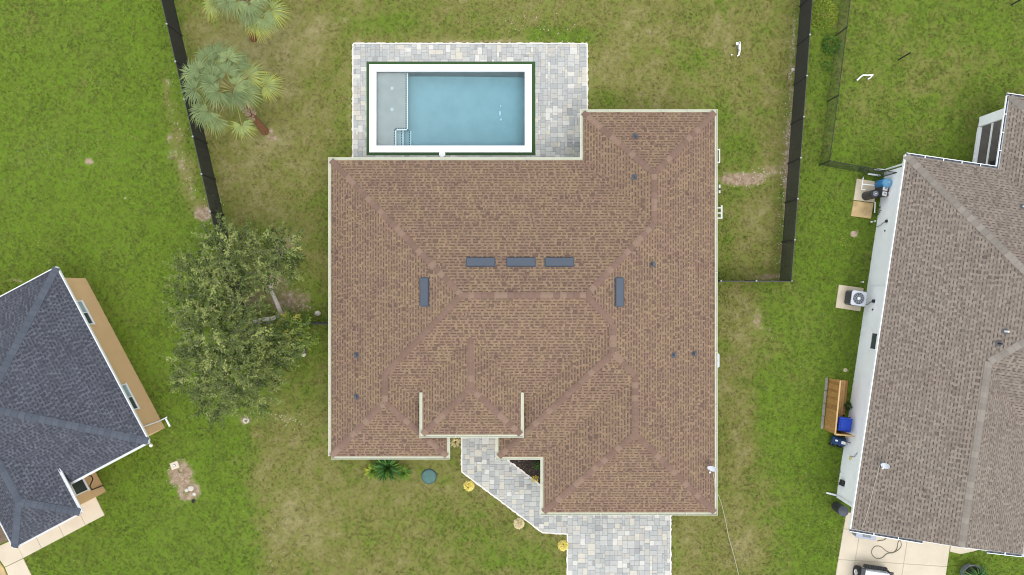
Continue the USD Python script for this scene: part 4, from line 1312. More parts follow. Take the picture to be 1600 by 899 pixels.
def tree_crown(blobs, seed, dens, leaves, lw, ll, wood, leafg, tone=(.0, 1.0), thick=.05, flat=.55, base=.22, span=(.5, .95)):
    """Crown of arching leafy sprays filling overlapping lobes; thin limbs run to each lobe from its fork."""
    rr = np.random.default_rng(seed)
    for bx, by, bz, br, hub_ in blobs:
        c = P(bx, by, bz)
        r = br * .036
        hub_ = np.array(hub_)
        low = c - [0, 0, r * .3]
        bend = (hub_ + low) / 2 + rr.normal(size=3) * .2
        wood.tube([hub_, bend, low], [thick * 1.2, thick * .8, thick * .3], 5)
        n = int(dens * math.pi * r * r)
        for _ in range(n):
            u = rr.normal(size=3)
            u /= np.linalg.norm(u)
            if u[2] < -.3: u[2] *= -1
            far = rr.uniform(.25, 1.0) ** .6
            s0 = c + u * r * far * np.array([.92, .92, flat])
            h = np.array([u[0], u[1], 0]) * .55 + np.append(rr.normal(size=2), 0) * .55
            h /= max(np.linalg.norm(h), .2)
            ln = rr.uniform(*span)
            rise = rr.uniform(.05, .6)
            p1 = s0 + h * ln * .5 + [0, 0, rise * ln * .5]
            p2 = s0 + h * ln + [0, 0, rise * ln * .45]
            wood.tube([s0, p1, p2], [.010, .007, .003], 3, cap=False)
            m = int(leaves * rr.uniform(.7, 1.3))
            t = rr.uniform(0, 1.05, m)
            pos = np.where(t[:, None] < .5, s0 + (p1 - s0) * t[:, None] * 2, p1 + (p2 - p1) * (t[:, None] * 2 - 1))
            sd = np.cross(h, [0, 0, 1.0])
            dd = h * .6 + sd * np.where(rr.random(m) < .5, -1, 1)[:, None] * .75 + rr.normal(size=(m, 3)) * .35 + [0, 0, .15]
            pos = pos + rr.normal(size=(m, 3)) * .035
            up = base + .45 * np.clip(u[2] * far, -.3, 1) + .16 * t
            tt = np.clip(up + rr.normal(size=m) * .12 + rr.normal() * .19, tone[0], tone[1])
            leaf_quads(pos, dd, ll, lw, tt, leafg, rr=rr)


oak = thing('oak_tree', 'big leaning grey-green oak between the left lawn and the brown roof', 'tree', (0, 0, 0))
ob = P(447, 505)
wood = G()
h1 = P(440, 492, 2.2)
h2 = P(424, 455, 3.4)
h3 = P(405, 500, 3.2)
wood.tube([ob + [0, 0, -.1], ob + [-.02, .05, .8], h1], [.24, .19, .15], 10)
wood.tube([h1, (h1 + h2) / 2 + [.03, .0, .05], h2, P(418, 425, 4.3)], [.14, .12, .10, .07], 8)
wood.tube([h1, P(425, 498, 2.8), h3, P(370, 510, 4.4)], [.14, .13, .11, .07], 8)
wood.tube([h2, P(432, 400, 4.6), P(437, 372, 5.0)], [.06, .045, .02], 6)
leafg = G()
N1, N2 = P(418, 425, 4.3), P(370, 510, 4.4)
blobs = [(405, 405, 4.6, 46, N1), (360, 392, 4.9, 46, N1), (440, 418, 4.2, 28, N1), (440, 385, 4.9, 26, N1), (345, 440, 5.0, 44, N1), (310, 480, 5.0, 44, N2), (372, 470, 5.0, 36, N2),
         (335, 530, 5.4, 52, N2), (385, 525, 5.0, 40, N2), (315, 575, 5.0, 46, N2), (365, 585, 5.2, 50, N2), (345, 620, 4.7, 38, N2), (410, 570, 4.6, 36, N2), (400, 615, 4.4, 28, N2), (438, 545, 4.2, 28, N2), (300, 430, 4.6, 30, N1)]
trunk = wood.put('trunk', L['bark_pale'], oak, smooth=40)
wood = G()
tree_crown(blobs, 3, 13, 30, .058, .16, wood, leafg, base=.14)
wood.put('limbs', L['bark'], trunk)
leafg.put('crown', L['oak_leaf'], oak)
st = thing('small_tree', 'small bushy yellow-green tree at the end of the short fence, beside the oak', 'tree')
sb_ = P(468, 522)
wood, leafg = G(), G()
wood.tube([sb_ + [0, 0, -.1], P(464, 522, 1.2)], [.08, .06], 8)
N3 = P(464, 522, 1.2)
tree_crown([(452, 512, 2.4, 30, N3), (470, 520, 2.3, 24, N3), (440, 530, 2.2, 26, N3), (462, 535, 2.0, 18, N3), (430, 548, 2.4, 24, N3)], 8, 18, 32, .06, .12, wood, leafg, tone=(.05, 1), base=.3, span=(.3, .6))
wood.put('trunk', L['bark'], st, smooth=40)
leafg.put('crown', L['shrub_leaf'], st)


def palm(label, bx, by, cxp, cyp, hgt, fronds, seed, size=1.0):
    """fronds: (azimuth in degrees, elevation in degrees, reach, yellowness) of each fan leaf."""
    rr = np.random.default_rng(seed)
    b, c = P(bx, by), P(cxp, cyp, hgt)
    t = thing('palm_tree', label, 'palm', (b[0], b[1], 0))
    c = c - b
    tr = G()
    path = [np.zeros(3) - [0, 0, .1], c * [.25, .25, .3], c * [.62, .62, .65], c * [1, 1, .97]]
    tr.tube(path, [.26, .2, .17, .15], 12)
    tr.put('trunk', L['palm_root'], t, smooth=50)
    bo = G()
    for i in range(150):
        u = rr.uniform(.42, .99)
        a = i * 2.4
        p = np.array([np.interp(u, [0, .3, .65, 1], [q[k] for q in path]) for k in range(3)])
        o = np.array([math.cos(a), math.sin(a), 0])
        bo.tube([p + o * .12, p + o * .25 + [0, 0, .10], p + o * .33 + [0, 0, .26]], [.06, .045, .015], 4)
    bo.put('leaf_bases', L['palm_boot'], t, kind='stuff')
    for az, el, reach, yel in fronds:
        az, el = math.radians(az + rr.normal() * 5), math.radians(el + rr.normal() * 4)
        o = np.array([math.cos(az), math.sin(az), 0])
        d0 = o * math.cos(el) + np.array([0, 0, math.sin(el)])
        pl_ = size * reach
        hub = c + d0 * pl_ - np.array([0, 0, .10 * pl_])
        # the fan tips over: its plane faces the sky, hanging at the far end
        tilt = math.radians(math.degrees(el) * .45 - 22)
        fr_dir = o * math.cos(tilt) + np.array([0, 0, math.sin(tilt)])
        side = np.cross([0, 0, 1.0], o)
        upv = np.cross(fr_dir, side)
        upv = upv if upv[2] > 0 else -upv
        G_ = G()
        nl = 30
        rad = size * rr.uniform(.82, 1.02)
        base_t = .10 + .32 * rr.random() + .40 * yel
        for j in range(nl):
            u = (j + .5) / nl * 2 - 1 + rr.normal() * .012
            th = u * 2.15
            dr = fr_dir * math.cos(th) + side * math.sin(th)
            ln = rad * (1.0 - .30 * abs(u) ** 2) * rr.uniform(.85, 1.1)
            w = .029 * size
            cr = np.cross(dr, upv)
            cup = upv * .16 * (1 - abs(u))
            p0 = hub + dr * .05
            p1 = hub + dr * ln * .5 + cup * ln * .3
            p2 = hub + dr * ln - np.array([0, 0, rr.uniform(.18, .42) * ln]) + rr.normal(size=3) * .03
            v = [p0, p1 + cr * w, p1 + upv * .015, p1 - cr * w, p2]
            tone = np.clip(base_t + rr.normal() * .09 + np.array([-.05, 0, -.03, 0, .10 + .25 * yel]), 0, 1)
            G_.add(v, [(0, 1, 2), (0, 2, 3), (1, 4, 2), (2, 4, 3)], tone)
        fr = G_.put('frond', L['palm_leaf'], t)
        G().tube([c - [0, 0, .15], c + (hub - c) * .5 + [0, 0, .06], hub + fr_dir * .2], [.026, .017, .008], 5).put('stalk', L['palm_stalk'], fr)
    return t


fr1 = [(112, 26, 1.75, 0), (132, 16, 1.9, 0), (150, 26, 1.75, 0), (168, 14, 1.95, 0), (186, 22, 1.75, 0), (204, 8, 1.85, .1), (226, 12, 1.6, .3), (92, 30, 1.45, .05), (70, 26, 1.25, .2),
       (140, 46, 1.15, 0), (178, 48, 1.1, 0), (212, 46, .95, 0), (100, 52, .9, 0), (20, 62, .55, 0), (300, 60, .6, 0), (35, 22, 1.0, .5), (8, 2, 1.45, .8), (336, 30, .7, .3), (283, -6, 1.55, .7), (243, -4, 1.6, .6), (150, 2, 1.95, .05), (124, 4, 1.85, .05)]
palm('tall fan palm with full crown leaning over the left black fence', 414, 206, 366, 141, 4.4, fr1, 5, 1.2)
fr2 = [(200, 2, 1.75, .6), (330, 8, 1.5, .55), (310, 5, 1.5, .7), (290, -15, 1.3, .9), (20, 25, 1.4, .3), (60, 30, 1.3, 0), (120, 30, 1.3, 0), (170, 25, 1.4, .1), (350, 40, 1.0, 0), (40, 60, .8, 0), (240, 55, .8, 0), (300, 45, .9, .1), (120, 60, .8, 0), (215, 35, 1.0, .2), (280, 25, 1.0, .3)]
palm('thinner fan palm cut by the top edge, behind the full palm', 396, 60, 384, -5, 4.2, fr2, 9, 1.12)


def clump(name, label, cat, px, py, r, h, n, material, seed, tone=(0, 1), ll=.12, lw=.05, arch=False):
    rr = np.random.default_rng(seed)
    c = P(px, py)
    t = thing(name, label, cat, (c[0], c[1], 0))
    g = G()
    if arch:
        for i in range(n):
            az, ln = rr.uniform(0, 2 * np.pi), r * rr.uniform(.6, 1.15)
            o = np.array([math.cos(az), math.sin(az), 0])
            sd = np.array([-o[1], o[0], 0])
            hh = h * rr.uniform(.6, 1.1)
            pts = [o * .03, o * ln * .35 + [0, 0, hh * .8], o * ln * .7 + [0, 0, hh], o * ln + [0, 0, hh * .55]]
            ws = [.015, lw, lw * .9, .004]
            v = []
            for p, w in zip(pts, ws):
                v += [p - sd * w / 2, p + sd * w / 2]
            tt = rr.uniform(*tone)
            g.add(v, [(0, 1, 3, 2), (2, 3, 5, 4), (4, 5, 7, 6)], np.clip(tt + np.repeat([-.1, 0, .05, .12], 2), 0, 1))
    else:
        u = rr.normal(size=(n, 3))
        u /= np.linalg.norm(u, axis=1, keepdims=True)
        u[:, 2] = np.abs(u[:, 2])
        pos = u * np.array([r, r, h]) * rr.uniform(.45, 1, n)[:, None] ** .5
        leaf_quads(pos, u + rr.normal(size=(n, 3)) * .5, ll, lw, rr.uniform(*tone, n), g, rr=rr)
    g.put('foliage', material, t)
    s = G()
    for i in range(9):
        a = rr.uniform(0, 6.28)
        s.tube([(0, 0, -.02), (.3 * r * math.cos(a), .3 * r * math.sin(a), h * .5), (.7 * r * math.cos(a), .7 * r * math.sin(a), h * .8)], [.012, .009, .004], 4)
    s.put('stems', L['palm_stalk'], t)
    return t


clump('garden_plant', 'tall dark green strappy plant under the front gutter, left of the teal lid', 'plant', 607, 728, .95, .9, 120, L['garden_leaf'], 1, (.05, .7), lw=.08, arch=True)
clump('garden_plant', 'low yellow-green plant at the left foot of the dark strappy plant', 'plant', 584, 734, .6, .45, 80, L['garden_leaf'], 2, (.6, 1), lw=.05, arch=True)
clump('garden_plant', 'low bright green plant at the right foot of the dark strappy plant', 'plant', 630, 737, .65, .4, 80, L['garden_leaf'], 3, (.45, .85), lw=.05, arch=True)
clump('garden_plant', 'green leafy tuft at the inner corner of the mulch bed', 'plant', 838, 727, .22, .35, 120, L['garden_leaf'], 4, (.2, .7))
clump('garden_plant', 'tiny orange-yellow plant at the lower tip of the mulch bed', 'plant', 836, 748, .18, .2, 70, L['yellow_leaf'], 5, (0, .5))
clump('yellow_shrub', 'round yellow ground shrub by the bend of the front walk', 'shrub', 733, 759, .30, .2, 800, L['yellow_leaf'], 6, (.5, 1), ll=.09, lw=.075)
clump('yellow_shrub', 'round pale cream ground shrub halfway along the front walk', 'shrub', 811, 818, .30, .2, 800, L['cream_leaf'], 7, (.5, 1), ll=.09, lw=.075)
clump('yellow_shrub', 'round yellow ground shrub at the corner of walk and driveway', 'shrub', 880, 852, .30, .2, 800, L['yellow_leaf'], 8, (.5, 1), ll=.09, lw=.075)
clump('garden_plant', 'small weed growing through the shelf beside the pump tanks', 'plant', 1349, 268, .3, .5, 90, L['garden_leaf'], 9, (.2, .8))
clump('garden_plant', 'sprawling vine growing on the chain link fence', 'plant', 1298, 72, .6, .6, 560, L['garden_leaf'], 10, (.45, .8), ll=.12, lw=.09)
clump('garden_plant', 'yellow-flowering weed patch left of the chain link fence', 'plant', 1285, 24, .95, .4, 1000, L['garden_leaf'], 11, (.7, 1.0), ll=.1, lw=.07)
clump('garden_plant', 'small green weed below the vine on the chain link fence', 'plant', 1291, 105, .3, .35, 160, L['garden_leaf'], 12, (.4, .85), ll=.1, lw=.07)
clump('garden_plant', 'small potted-looking green plant inside the cedar screen', 'plant', 1323, 634, .2, .5, 160, L['garden_leaf'], 13, (0, .3), ll=.1, lw=.06)
clump('garden_plant', 'low weeds by the white drain pipe of the taupe roofed house', 'plant', 1372, 281, .3, .25, 120, L['garden_leaf'], 14, (.3, .75))
clump('garden_plant', 'green ferny weeds along the pale wall near the rusty slab', 'plant', 1371, 330, .28, .3, 140, L['garden_leaf'], 15, (.2, .6))
clump('garden_plant', 'ochre grasses under the entry gutter beside the front walk', 'plant', 712, 690, .35, .3, 80, L['cream_leaf'], 16, (0, .4), lw=.03, arch=True)

# mulch bed
G().prism(BED, -.04, .01).put('mulch_bed', L['mulch_a'], None, kind='structure')
g1, g2 = G(), G()
bx0, by0, bx1, by1 = BED.bounds
for i in range(900):
    p = (R.uniform(bx0, bx1), R.uniform(by0, by1))
    if BED.contains(Point(p)):
        (g1 if i % 3 else g2).box((p[0], p[1], R.uniform(.012, .04)), (R.uniform(.04, .11), R.uniform(.015, .035), .012), R.uniform(0, 6.28), tilt=(R.uniform(-.3, .3), R.uniform(-.3, .3), 0))
g1.put('mulch_chips', L['mulch_b'], None, kind='stuff', label='dark brown bark mulch chips in the triangular bed by the walk', cat='mulch')
g2.put('mulch_chips', L['soil'], None, kind='stuff', label='paler bark chips scattered through the triangular mulch bed', cat='mulch')

# ------------------------------------------------------------------ small things in the yards
c = P(670.5, 744.5)
t = thing('septic_lid', 'round teal plastic septic lid in the front lawn', 'lid', (c[0], c[1], 0))
G().lathe([(0, .10), (.38, .095), (.41, .08), (.41, .0)], n=40).put('cover', L['lid_teal'], t, smooth=30)
G().lathe([(.41, .075), (.455, .07), (.48, .03), (.48, -.05)], n=40).put('rim', L['lid_rim'], t, smooth=30)
for k in range(6):
    a = k * math.pi / 3
    G().lathe([(0, .115), (.018, .112), (.02, .09)], c=(.33 * math.cos(a), .33 * math.sin(a), 0), n=10).put('bolt', L['lid_rim'], t)
c = P(303, 739)
t = thing('utility_cover', 'white square utility cover with a round cap on the sandy patch in the left lawn', 'cover', (*P(273.5, 727)[:2], 0), rz=.35)
G().box((0, 0, .04), (.52, .46, .1), bev=.03).put('slab', L['concrete_cream'], t)
G().lathe([(0, .12), (.07, .115), (.085, .09)], n=20).put('cap', L['grey_plastic'], t)
G().lathe([(0, .128), (.045, .125), (.05, .115)], n=20).put('plug', L['white_paint'], t)
for k, (px, py, r, lab) in enumerate([(299, 763, .17, 'large pale stone on the sandy patch in the left lawn'), (304, 772, .11, 'small white stone below the large one on the sandy patch'), (292, 766, .12, 'flat tan stone left of the large one on the sandy patch'),
                                      (385, 657, .18, 'lone pale stone in grass below the oak'), (1239, 109, .1, 'white stone at the foot of the right black fence'), (497, 490, .16, 'pale rock beside the short fence by the brown roof'), (474, 554, .15, 'pale rock beside the old stump')]):
    c = P(px, py)
    m = trimesh.creation.icosphere(2, 1.0)
    v = m.vertices * (1 + .35 * (meshkit.fbm(m.vertices * 1.7 + k * 5, 3, k)[:, None] - .5))
    G().add(v * [r * 1.2, r, r * .6] + [c[0], c[1], r * .25], m.faces).put('stone', L['stone'], None, smooth=30, label=lab, cat='stone')
c = P(302.5, 783)
t = thing('pipe_opening', 'dark round pipe opening at the lower end of the sandy patch', 'pipe', (c[0], c[1], 0))
G().lathe([(.09, -.02), (.09, .05), (.12, .05), (.12, -.02)], n=20).put('rim', L['black_plastic'], t)
G().lathe([(0, .0), (.09, .0)], n=20).put('opening', L['mulch_a'], t)
c = P(470, 546)
t = thing('tree_stump', 'old hollow grey tree stump beside the small yellow-green tree', 'stump', (c[0], c[1], 0))
g = G()
for k in range(14):
    a = k / 14 * 2 * math.pi
    g.box((.3 * math.cos(a), .3 * math.sin(a), .13 + .08 * R.random()), (.1, .15, .3 + .2 * R.random()), a + R.uniform(-.2, .2), bev=.02)
g.put('bark_ring', L['bark'], t)
G().lathe([(0, .1), (.28, .12)], n=16).put('rotten_core', L['mulch_b'], t)
# bent white pipe on the right lawn, white pump fitting in the back yard
pp = [P(1339, 126, .05), P(1345, 120, .08), P(1349, 117.5, .1), P(1356, 118, .1), P(1364, 117, .1)]
t = thing('bent_pipe', 'bent white plastic pipe lying on the right back lawn', 'pipe')
G().tube(pp, .055, 8).put('pipe', L['pvc'], t, smooth=50)
G().tube([P(1364, 117, .1), P(1360, 121.5, .05), P(1356, 124, .04)], .045, 8).put('elbow', L['pvc'], t, smooth=50)
t = thing('pipe_fitting', 'white pipe fitting with grey valves standing in the back lawn', 'pipe fitting')
G().tube([P(1155.5, 66, .12), P(1155.8, 72, .13), P(1155.6, 80, .12), P(1154.5, 86, .08), P(1152, 88, .06)], [.075, .075, .07, .055, .05], 9).put('pipe', L['pvc'], t, smooth=50)
G().tube([P(1152, 69.5, .0), P(1152, 68, .22)], .085, 10).put('riser', L['pvc'], t, smooth=50)
for x, y in [(1154.8, 67.5), (1154.3, 79)]:
    q = P(x, y, .2)
    G().lathe([(0, .06), (.05, .05), (.06, 0)], c=q, n=12).put('valve', L['grey_plastic'], t)
G().tube([P(1153.5, 70, .05), P(1153.3, 77, .06)], .05, 8).put('dark_pipe', L['grey_plastic'], t)
for x, y, lab in [(1147, 72, 'dark sprinkler head left of the white pipe fitting'), (1143, 86, 'pale sprinkler head below left of the white pipe fitting')]:
    c = P(x, y)
    t = thing('sprinkler_head', lab, 'sprinkler', (c[0], c[1], 0))
    m = L['black_plastic'] if 'dark' in lab else L['pvc']
    G().lathe([(0, .07), (.035, .065), (.05, .04), (.05, -.02)], n=12).put('body', m, t)
    G().lathe([(0, .09), (.015, .088), (.015, .065)], n=10).put('nozzle', m, t)
# equipment against the right wall of the brown-roofed house
WX = E_ - .45
t = thing('pool_equipment', 'white pipe rack of the pool pump under the right eave of the brown roof', 'pool pump')
q = lambda x, y, z: np.array([*P(x, y, z)[:2], z])
G().tube([q(1127.5, 321, .45), q(1127.5, 342, .45)], .055, 8).put('pipe', L['pvc'], t, smooth=50)
for y in (325, 333, 341):
    G().tube([q(1127.5, y, .45), (WX + .2, q(0, y, .45)[1], .45), (WX + .2, q(0, y, .45)[1], .02)], .04, 8).put('pipe', L['pvc'], t, smooth=50)
c = np.array([12.05, q(0, 333, 0)[1], 0])
G().box((c[0], c[1], .06), (.9, 1.1, .12), bev=.02).put('pad', L['concrete_grey'], t)
G().lathe([(0, .75), (.16, .72), (.2, .6), (.2, .12)], c=(c[0] - .1, c[1] + .1, 0), n=20).put('filter', L['black_plastic'], t, smooth=40)
t = thing('valve_pipe', 'white pipe with black valve under the right eave near the bare earth strip', 'pipe')
G().tube([q(1124.2, 289, .3), q(1124.2, 302, .3)], .06, 8).put('pipe', L['pvc'], t, smooth=50)
G().lathe([(0, .08), (.06, .07), (.07, 0)], c=q(1124.6, 296, .36), n=12).put('valve', L['black_plastic'], t)
t = thing('wall_pipe', 'straight white pipe at the right eave nearest the top corner of the brown roof', 'pipe')
G().tube([q(1124.2, 233, .35), q(1124.2, 255, .35)], .04, 8).put('pipe', L['pvc'], t, smooth=50)
for y in (234, 254):
    G().tube([q(1124.2, y, .35), (WX, q(0, y, .35)[1], .35)], .035, 8).put('bracket', L['pvc'], t)


def condenser(label, c, rz, s=.86, h=.85, pad=None, tops='condenser_top', body='grey_plastic', dark=None):
    t = thing('air_conditioner', label, 'air conditioner', (c[0], c[1], 0), rz)
    if pad:
        G().box((pad[0], pad[1], .05), (pad[2], pad[3], .1), bev=.015).put('pad', L['concrete_tan'], t)
    G().box((0, 0, .1 + h / 2), (s - .04, s - .04, h), bev=.07).put('coil_case', dark or L['vent_lead'], t)
    fins = G()
    for k in range(16):
        for a in range(4):
            u = (k + .5) / 16 * (s - .18) - (s - .18) / 2
            cs, sn = [(1, 0), (0, 1), (-1, 0), (0, -1)][a]
            o = s / 2 - .012
            fins.box((cs * o - sn * u, sn * o + cs * u, .1 + h * .5), (.012, .012, h * .86), math.atan2(sn, cs))
    fins.put('grille', L['black_metal'], t, kind='stuff')
    ring = sbox(-s / 2, -s / 2, s / 2, s / 2).buffer(-.12).buffer(.12).difference(Point(0, 0).buffer(s * .39))
    G().prism(ring, .1 + h, .16 + h).put('top_panel', L[tops], t)
    G().prism(Point(0, 0).buffer(s * .395), .1 + h - .1, .1 + h - .06).put('fan_well', L['fan_grey'], t)
    fan = G()
    for k in range(4):
        a = k * math.pi / 2 + .4
        fan.box((.17 * math.cos(a), .17 * math.sin(a), .1 + h - .03), (.22, .13, .012), a, tilt=(.35, 0, 0))
    fan.put('fan', L['black_metal'], t)
    w = G()
    for rr in (.12, .2, .28):
        th = np.linspace(0, 2 * np.pi, 25)[:-1]
        w.tube(np.column_stack([rr * np.cos(th), rr * np.sin(th), np.full(24, .165 + h)]), .006, 4, closed=True)
    for k in range(12):
        a = k * math.pi / 6
        w.tube([(.06 * math.cos(a), .06 * math.sin(a), .165 + h), (s * .4 * math.cos(a), s * .4 * math.sin(a), .165 + h)], .006, 4)
    w.put('fan_guard', L['condenser_top'], t)
    G().lathe([(0, .2 + h), (.08, .19 + h), (.09, .155 + h)], n=16).put('motor_cap', L['white_metal'], t)
    return t


c = q(1113.6, 561, 0)
condenser('pale air conditioner half hidden under the right eave of the brown roof', (12.24, c[1]), 0, .88, .8, pad=(0, 0, 1.0, 1.0), body='condenser_top')
c = P(1341.5, 466.5, .98)
ct = condenser('air conditioner with fan grille on a square slab beside the pale wall', (c[0], c[1]), FR.th, .9, .86, pad=(-.10, .0, 1.55, 1.45))
c = P(1345, 441)
t = thing('marker_pipe', 'short white pipe stub in grass above the square air conditioner slab', 'pipe', (c[0], c[1], 0))
G().tube([(0, 0, -.02), (0, 0, .3)], .035, 8).put('pipe', L['pvc'], t, smooth=50)
G().lathe([(0, .34), (.04, .33), (.045, .28)], n=12).put('cap', L['white_paint'], t)

# water softener and pump group by the pale wall
t = thing('equipment_slab', kind='structure')
slab(t, [(1338, 279.5), (1368, 284), (1366, 317), (1333, 313)], -.06, .07, L['concrete_tan'])
slab(t, [(1333, 314), (1364, 318), (1360, 342), (1328.5, 338)], -.06, .09, L['rusty_slab'])
c = P(1372, 290)
t = thing('pressure_tank', 'blue domed water pressure tank beside the pale wall', 'tank', (c[0], c[1], 0))
G().lathe([(0, .06), (.24, .06), (.28, .12), (.30, .3), (.30, .95), (.285, 1.02)], n=28).put('tank', L['tank_blue'], t, smooth=40)
G().lathe([(.287, 1.02), (.27, 1.12), (.2, 1.21), (.1, 1.25), (0, 1.26)], n=28).put('dome', L['tank_pale'], t, smooth=40)
G().lathe([(0, 1.31), (.03, 1.3), (.035, 1.24)], n=10).put('valve', L['pvc'], t)
c = P(1352, 307)
t = thing('filter_tank', 'black water filter tank with a white button on the tan slab', 'tank', (c[0], c[1], 0))
G().lathe([(0, .07), (.27, .07), (.27, 1.05), (.25, 1.15), (.16, 1.22)], n=28).put('tank', L['black_plastic'], t, smooth=40)
G().lathe([(.16, 1.22), (.1, 1.25), (0, 1.26)], n=28).put('lid', L['grey_plastic'], t, smooth=40)
G().lathe([(0, 1.29), (.025, 1.285), (.03, 1.25)], n=10).put('button', L['white_paint'], t)
c = P(1369, 302)
t = thing('pump_controls', 'pair of small white control boxes between the blue and black tanks', 'control box', (c[0], c[1], 0), FR.th)
G().box((0, .0, .45), (.3, .62, .9), bev=.03).put('stand', L['black_plastic'], t)
for dy in (.15, -.17):
    b = G().box((.02, dy, .96), (.25, .25, .12), bev=.02).put('control_box', L['white_paint'], t)
    G().box((.02, dy, 1.025), (.14, .12, .012)).put('screen', L['fan_grey'], b)
for dy in (.05, -.2):
    G().lathe([(0, .12), (.07, .11), (.08, 0)], c=(.26, dy, .8), n=12).put('red_valve', L['palm_root'], t)
t = thing('pipe_manifold', 'white plumbing pipes rising beside the tan slab and tanks', 'pipes')
A, B, C = P(1349, 281, .0), P(1346, 289, .45), P(1345, 297, .45)
G().tube([P(1349, 277, .0), P(1348.5, 279, .55), P(1347, 288, .55), P(1346, 296, .5), P(1352, 297, .5)], .035, 7).put('pipe', L['pvc'], t, smooth=50)
G().tube([P(1347, 288, .55), P(1354, 288.5, .55), P(1366, 290, .55)], .035, 7).put('pipe', L['pvc'], t, smooth=50)
G().tube([P(1367.5, 316, .3), P(1366.5, 333, .2)], .035, 7).put('pipe', L['pvc'], t, smooth=50)
for x, y in [(1361, 347), (1366.5, 346)]:
    G().lathe([(0, .12), (.05, .11), (.06, 0)], c=P(x, y), n=12).put('cap', L['pvc'], t)
for px, py, r, lab, m in [(1333.5, 366, .2, 'rusty round utility lid in grass below the rusty slab', 'palm_boot'), (1320.5, 578.5, .12, 'small pale round lid in grass above the cedar screen', 'concrete_tan'), (457 - 322, 249, .0, '', '')]:
    if r:
        c = P(px, py)
        t = thing('round_lid', lab, 'lid', (c[0], c[1], 0))
        G().lathe([(0, .05), (r * .7, .048), (r * .75, .04), (r * .8, .048), (r, .04), (r, -.02)], n=20).put('cover', L[m], t)
        G().lathe([(0, .075), (.03, .07), (.035, .045)], n=10).put('knob', L['rusty_slab'], t)

# cedar screen: a long side of boards, an end panel, a plank floor
t = thing('cedar_screen', 'orange cedar board screen standing beside the pale wall', 'screen')
A0, A1 = P(1295.5, 590.5)[:2], P(1287.5, 671)[:2]
TOPH = 1.45
d = (A1 - A0) / np.linalg.norm(A1 - A0)
ln = np.linalg.norm(A1 - A0)
nb = 21
for k in range(nb):
    c = A0 + d * (k + .5) * ln / nb
    m = R.choice(['wood_cedar', 'wood_cedar', 'wood_cedar_dark', 'wood_cedar_pale'])
    G().box((c[0], c[1], TOPH / 2 + R.uniform(-.004, .004)), (ln / nb - .008, .022, TOPH), math.atan2(d[1], d[0]), bev=.003).put('board', L[m], t)
cc = (A0 + A1) / 2
G().box((cc[0], cc[1], TOPH + .02), (ln + .06, .09, .035), math.atan2(d[1], d[0]), bev=.006).put('cap_rail', L['wood_cap'], t)
nn = np.array([-d[1], d[0]])
nn = nn if nn[0] > 0 else -nn
E1 = A1 + nn * .02
ex = nn * 1.18
for k in range(9):
    c = E1 + ex * (k + .5) / 9
    G().box((c[0], c[1], TOPH / 2), (1.18 / 9 - .008, .022, TOPH), math.atan2(ex[1], ex[0]), bev=.003).put('board', L[R.choice(['wood_cedar', 'wood_cedar_dark'])], t)
c = E1 + ex / 2
G().box((c[0], c[1], TOPH + .02), (1.22, .09, .035), math.atan2(ex[1], ex[0]), bev=.006).put('cap_rail', L['wood_cap'], t)
for k in range(8):
    c = A0 + nn * (.12 + .14 * k) + d * ln / 2
    G().box((c[0], c[1], .06), (ln - .1, .13, .03), math.atan2(d[1], d[0]), bev=.004).put('floor_plank', L[R.choice(['wood_cedar', 'wood_cedar_pale', 'wood_cedar_dark'])], t)
t = thing('edging_board', 'weathered grey edging timbers along the foot of the cedar screen', 'edging')
for k in range(4):
    a = A0 - nn * .16 + d * ln * k / 4
    b = A0 - nn * .16 + d * ln * (k + .96) / 4
    c = (a + b) / 2
    G().box((c[0], c[1], .04), (np.linalg.norm(b - a), .16, .09), math.atan2(d[1], d[0]) + R.uniform(-.03, .03), bev=.015).put('timber', L['grey_wood'], t)


def tapered(w0, d0, w1, d1, h, z0=0, r=.05):
    pts = []
    for (w, dd, z) in ((w0, d0, z0), (w1, d1, z0 + h)):
        for a in (-1, 1):
            for b in (-1, 1):
                pts += [(a * (w / 2 - r), b * dd / 2, z), (a * w / 2, b * (dd / 2 - r), z), (a * (w / 2 - r * .3), b * (dd / 2 - r * .3), z)]
    return trimesh.convex.convex_hull(np.array(pts))


c = P(1321, 664, 1.08)
t = thing('wheelie_bin', 'bright blue lidded wheelie bin inside the cedar screen', 'bin', (c[0], c[1], 0), FR.th)
G().tm(tapered(.52, .55, .72, .78, .94, .08)).put('body', L['blue_bin'], t)
G().box((0, 0, 1.05), (.80, .86, .07), bev=.03).box((0, -.02, 1.1), (.62, .66, .05), bev=.024).put('lid', L['blue_bin'], t)
G().tube([(-.3, .47, 1.0), (.3, .47, 1.0)], .025, 8).put('handle', L['black_plastic'], t)
for s in (-1, 1):
    G().lathe([(0, -.04), (.12, -.04), (.14, -.02), (.14, .02), (.12, .04), (0, .04)], n=20, tilt=(0, math.pi / 2, 0), c=(s * .3, .34, .14)).put('wheel', L['black_rubber'], t)
c = P(1312, 690, .55)
t = thing('pressure_washer', 'dark blue wheeled machine with white labels and black handle outside the cedar screen', 'garden machine', (c[0], c[1], 0), FR.th - .1)
G().box((0, 0, .42), (.85, .52, .36), bev=.09).put('body', L['dark_blue'], t)
G().box((-.02, .0, .63), (.62, .36, .1), bev=.04).put('hood', L['dark_blue'], t)
G().box((-.27, .02, .685), (.16, .1, .012)).put('label_plate', L['white_paint'], t)
G().box((.18, -.02, .685), (.26, .18, .012)).put('label_plate', L['white_paint'], t)
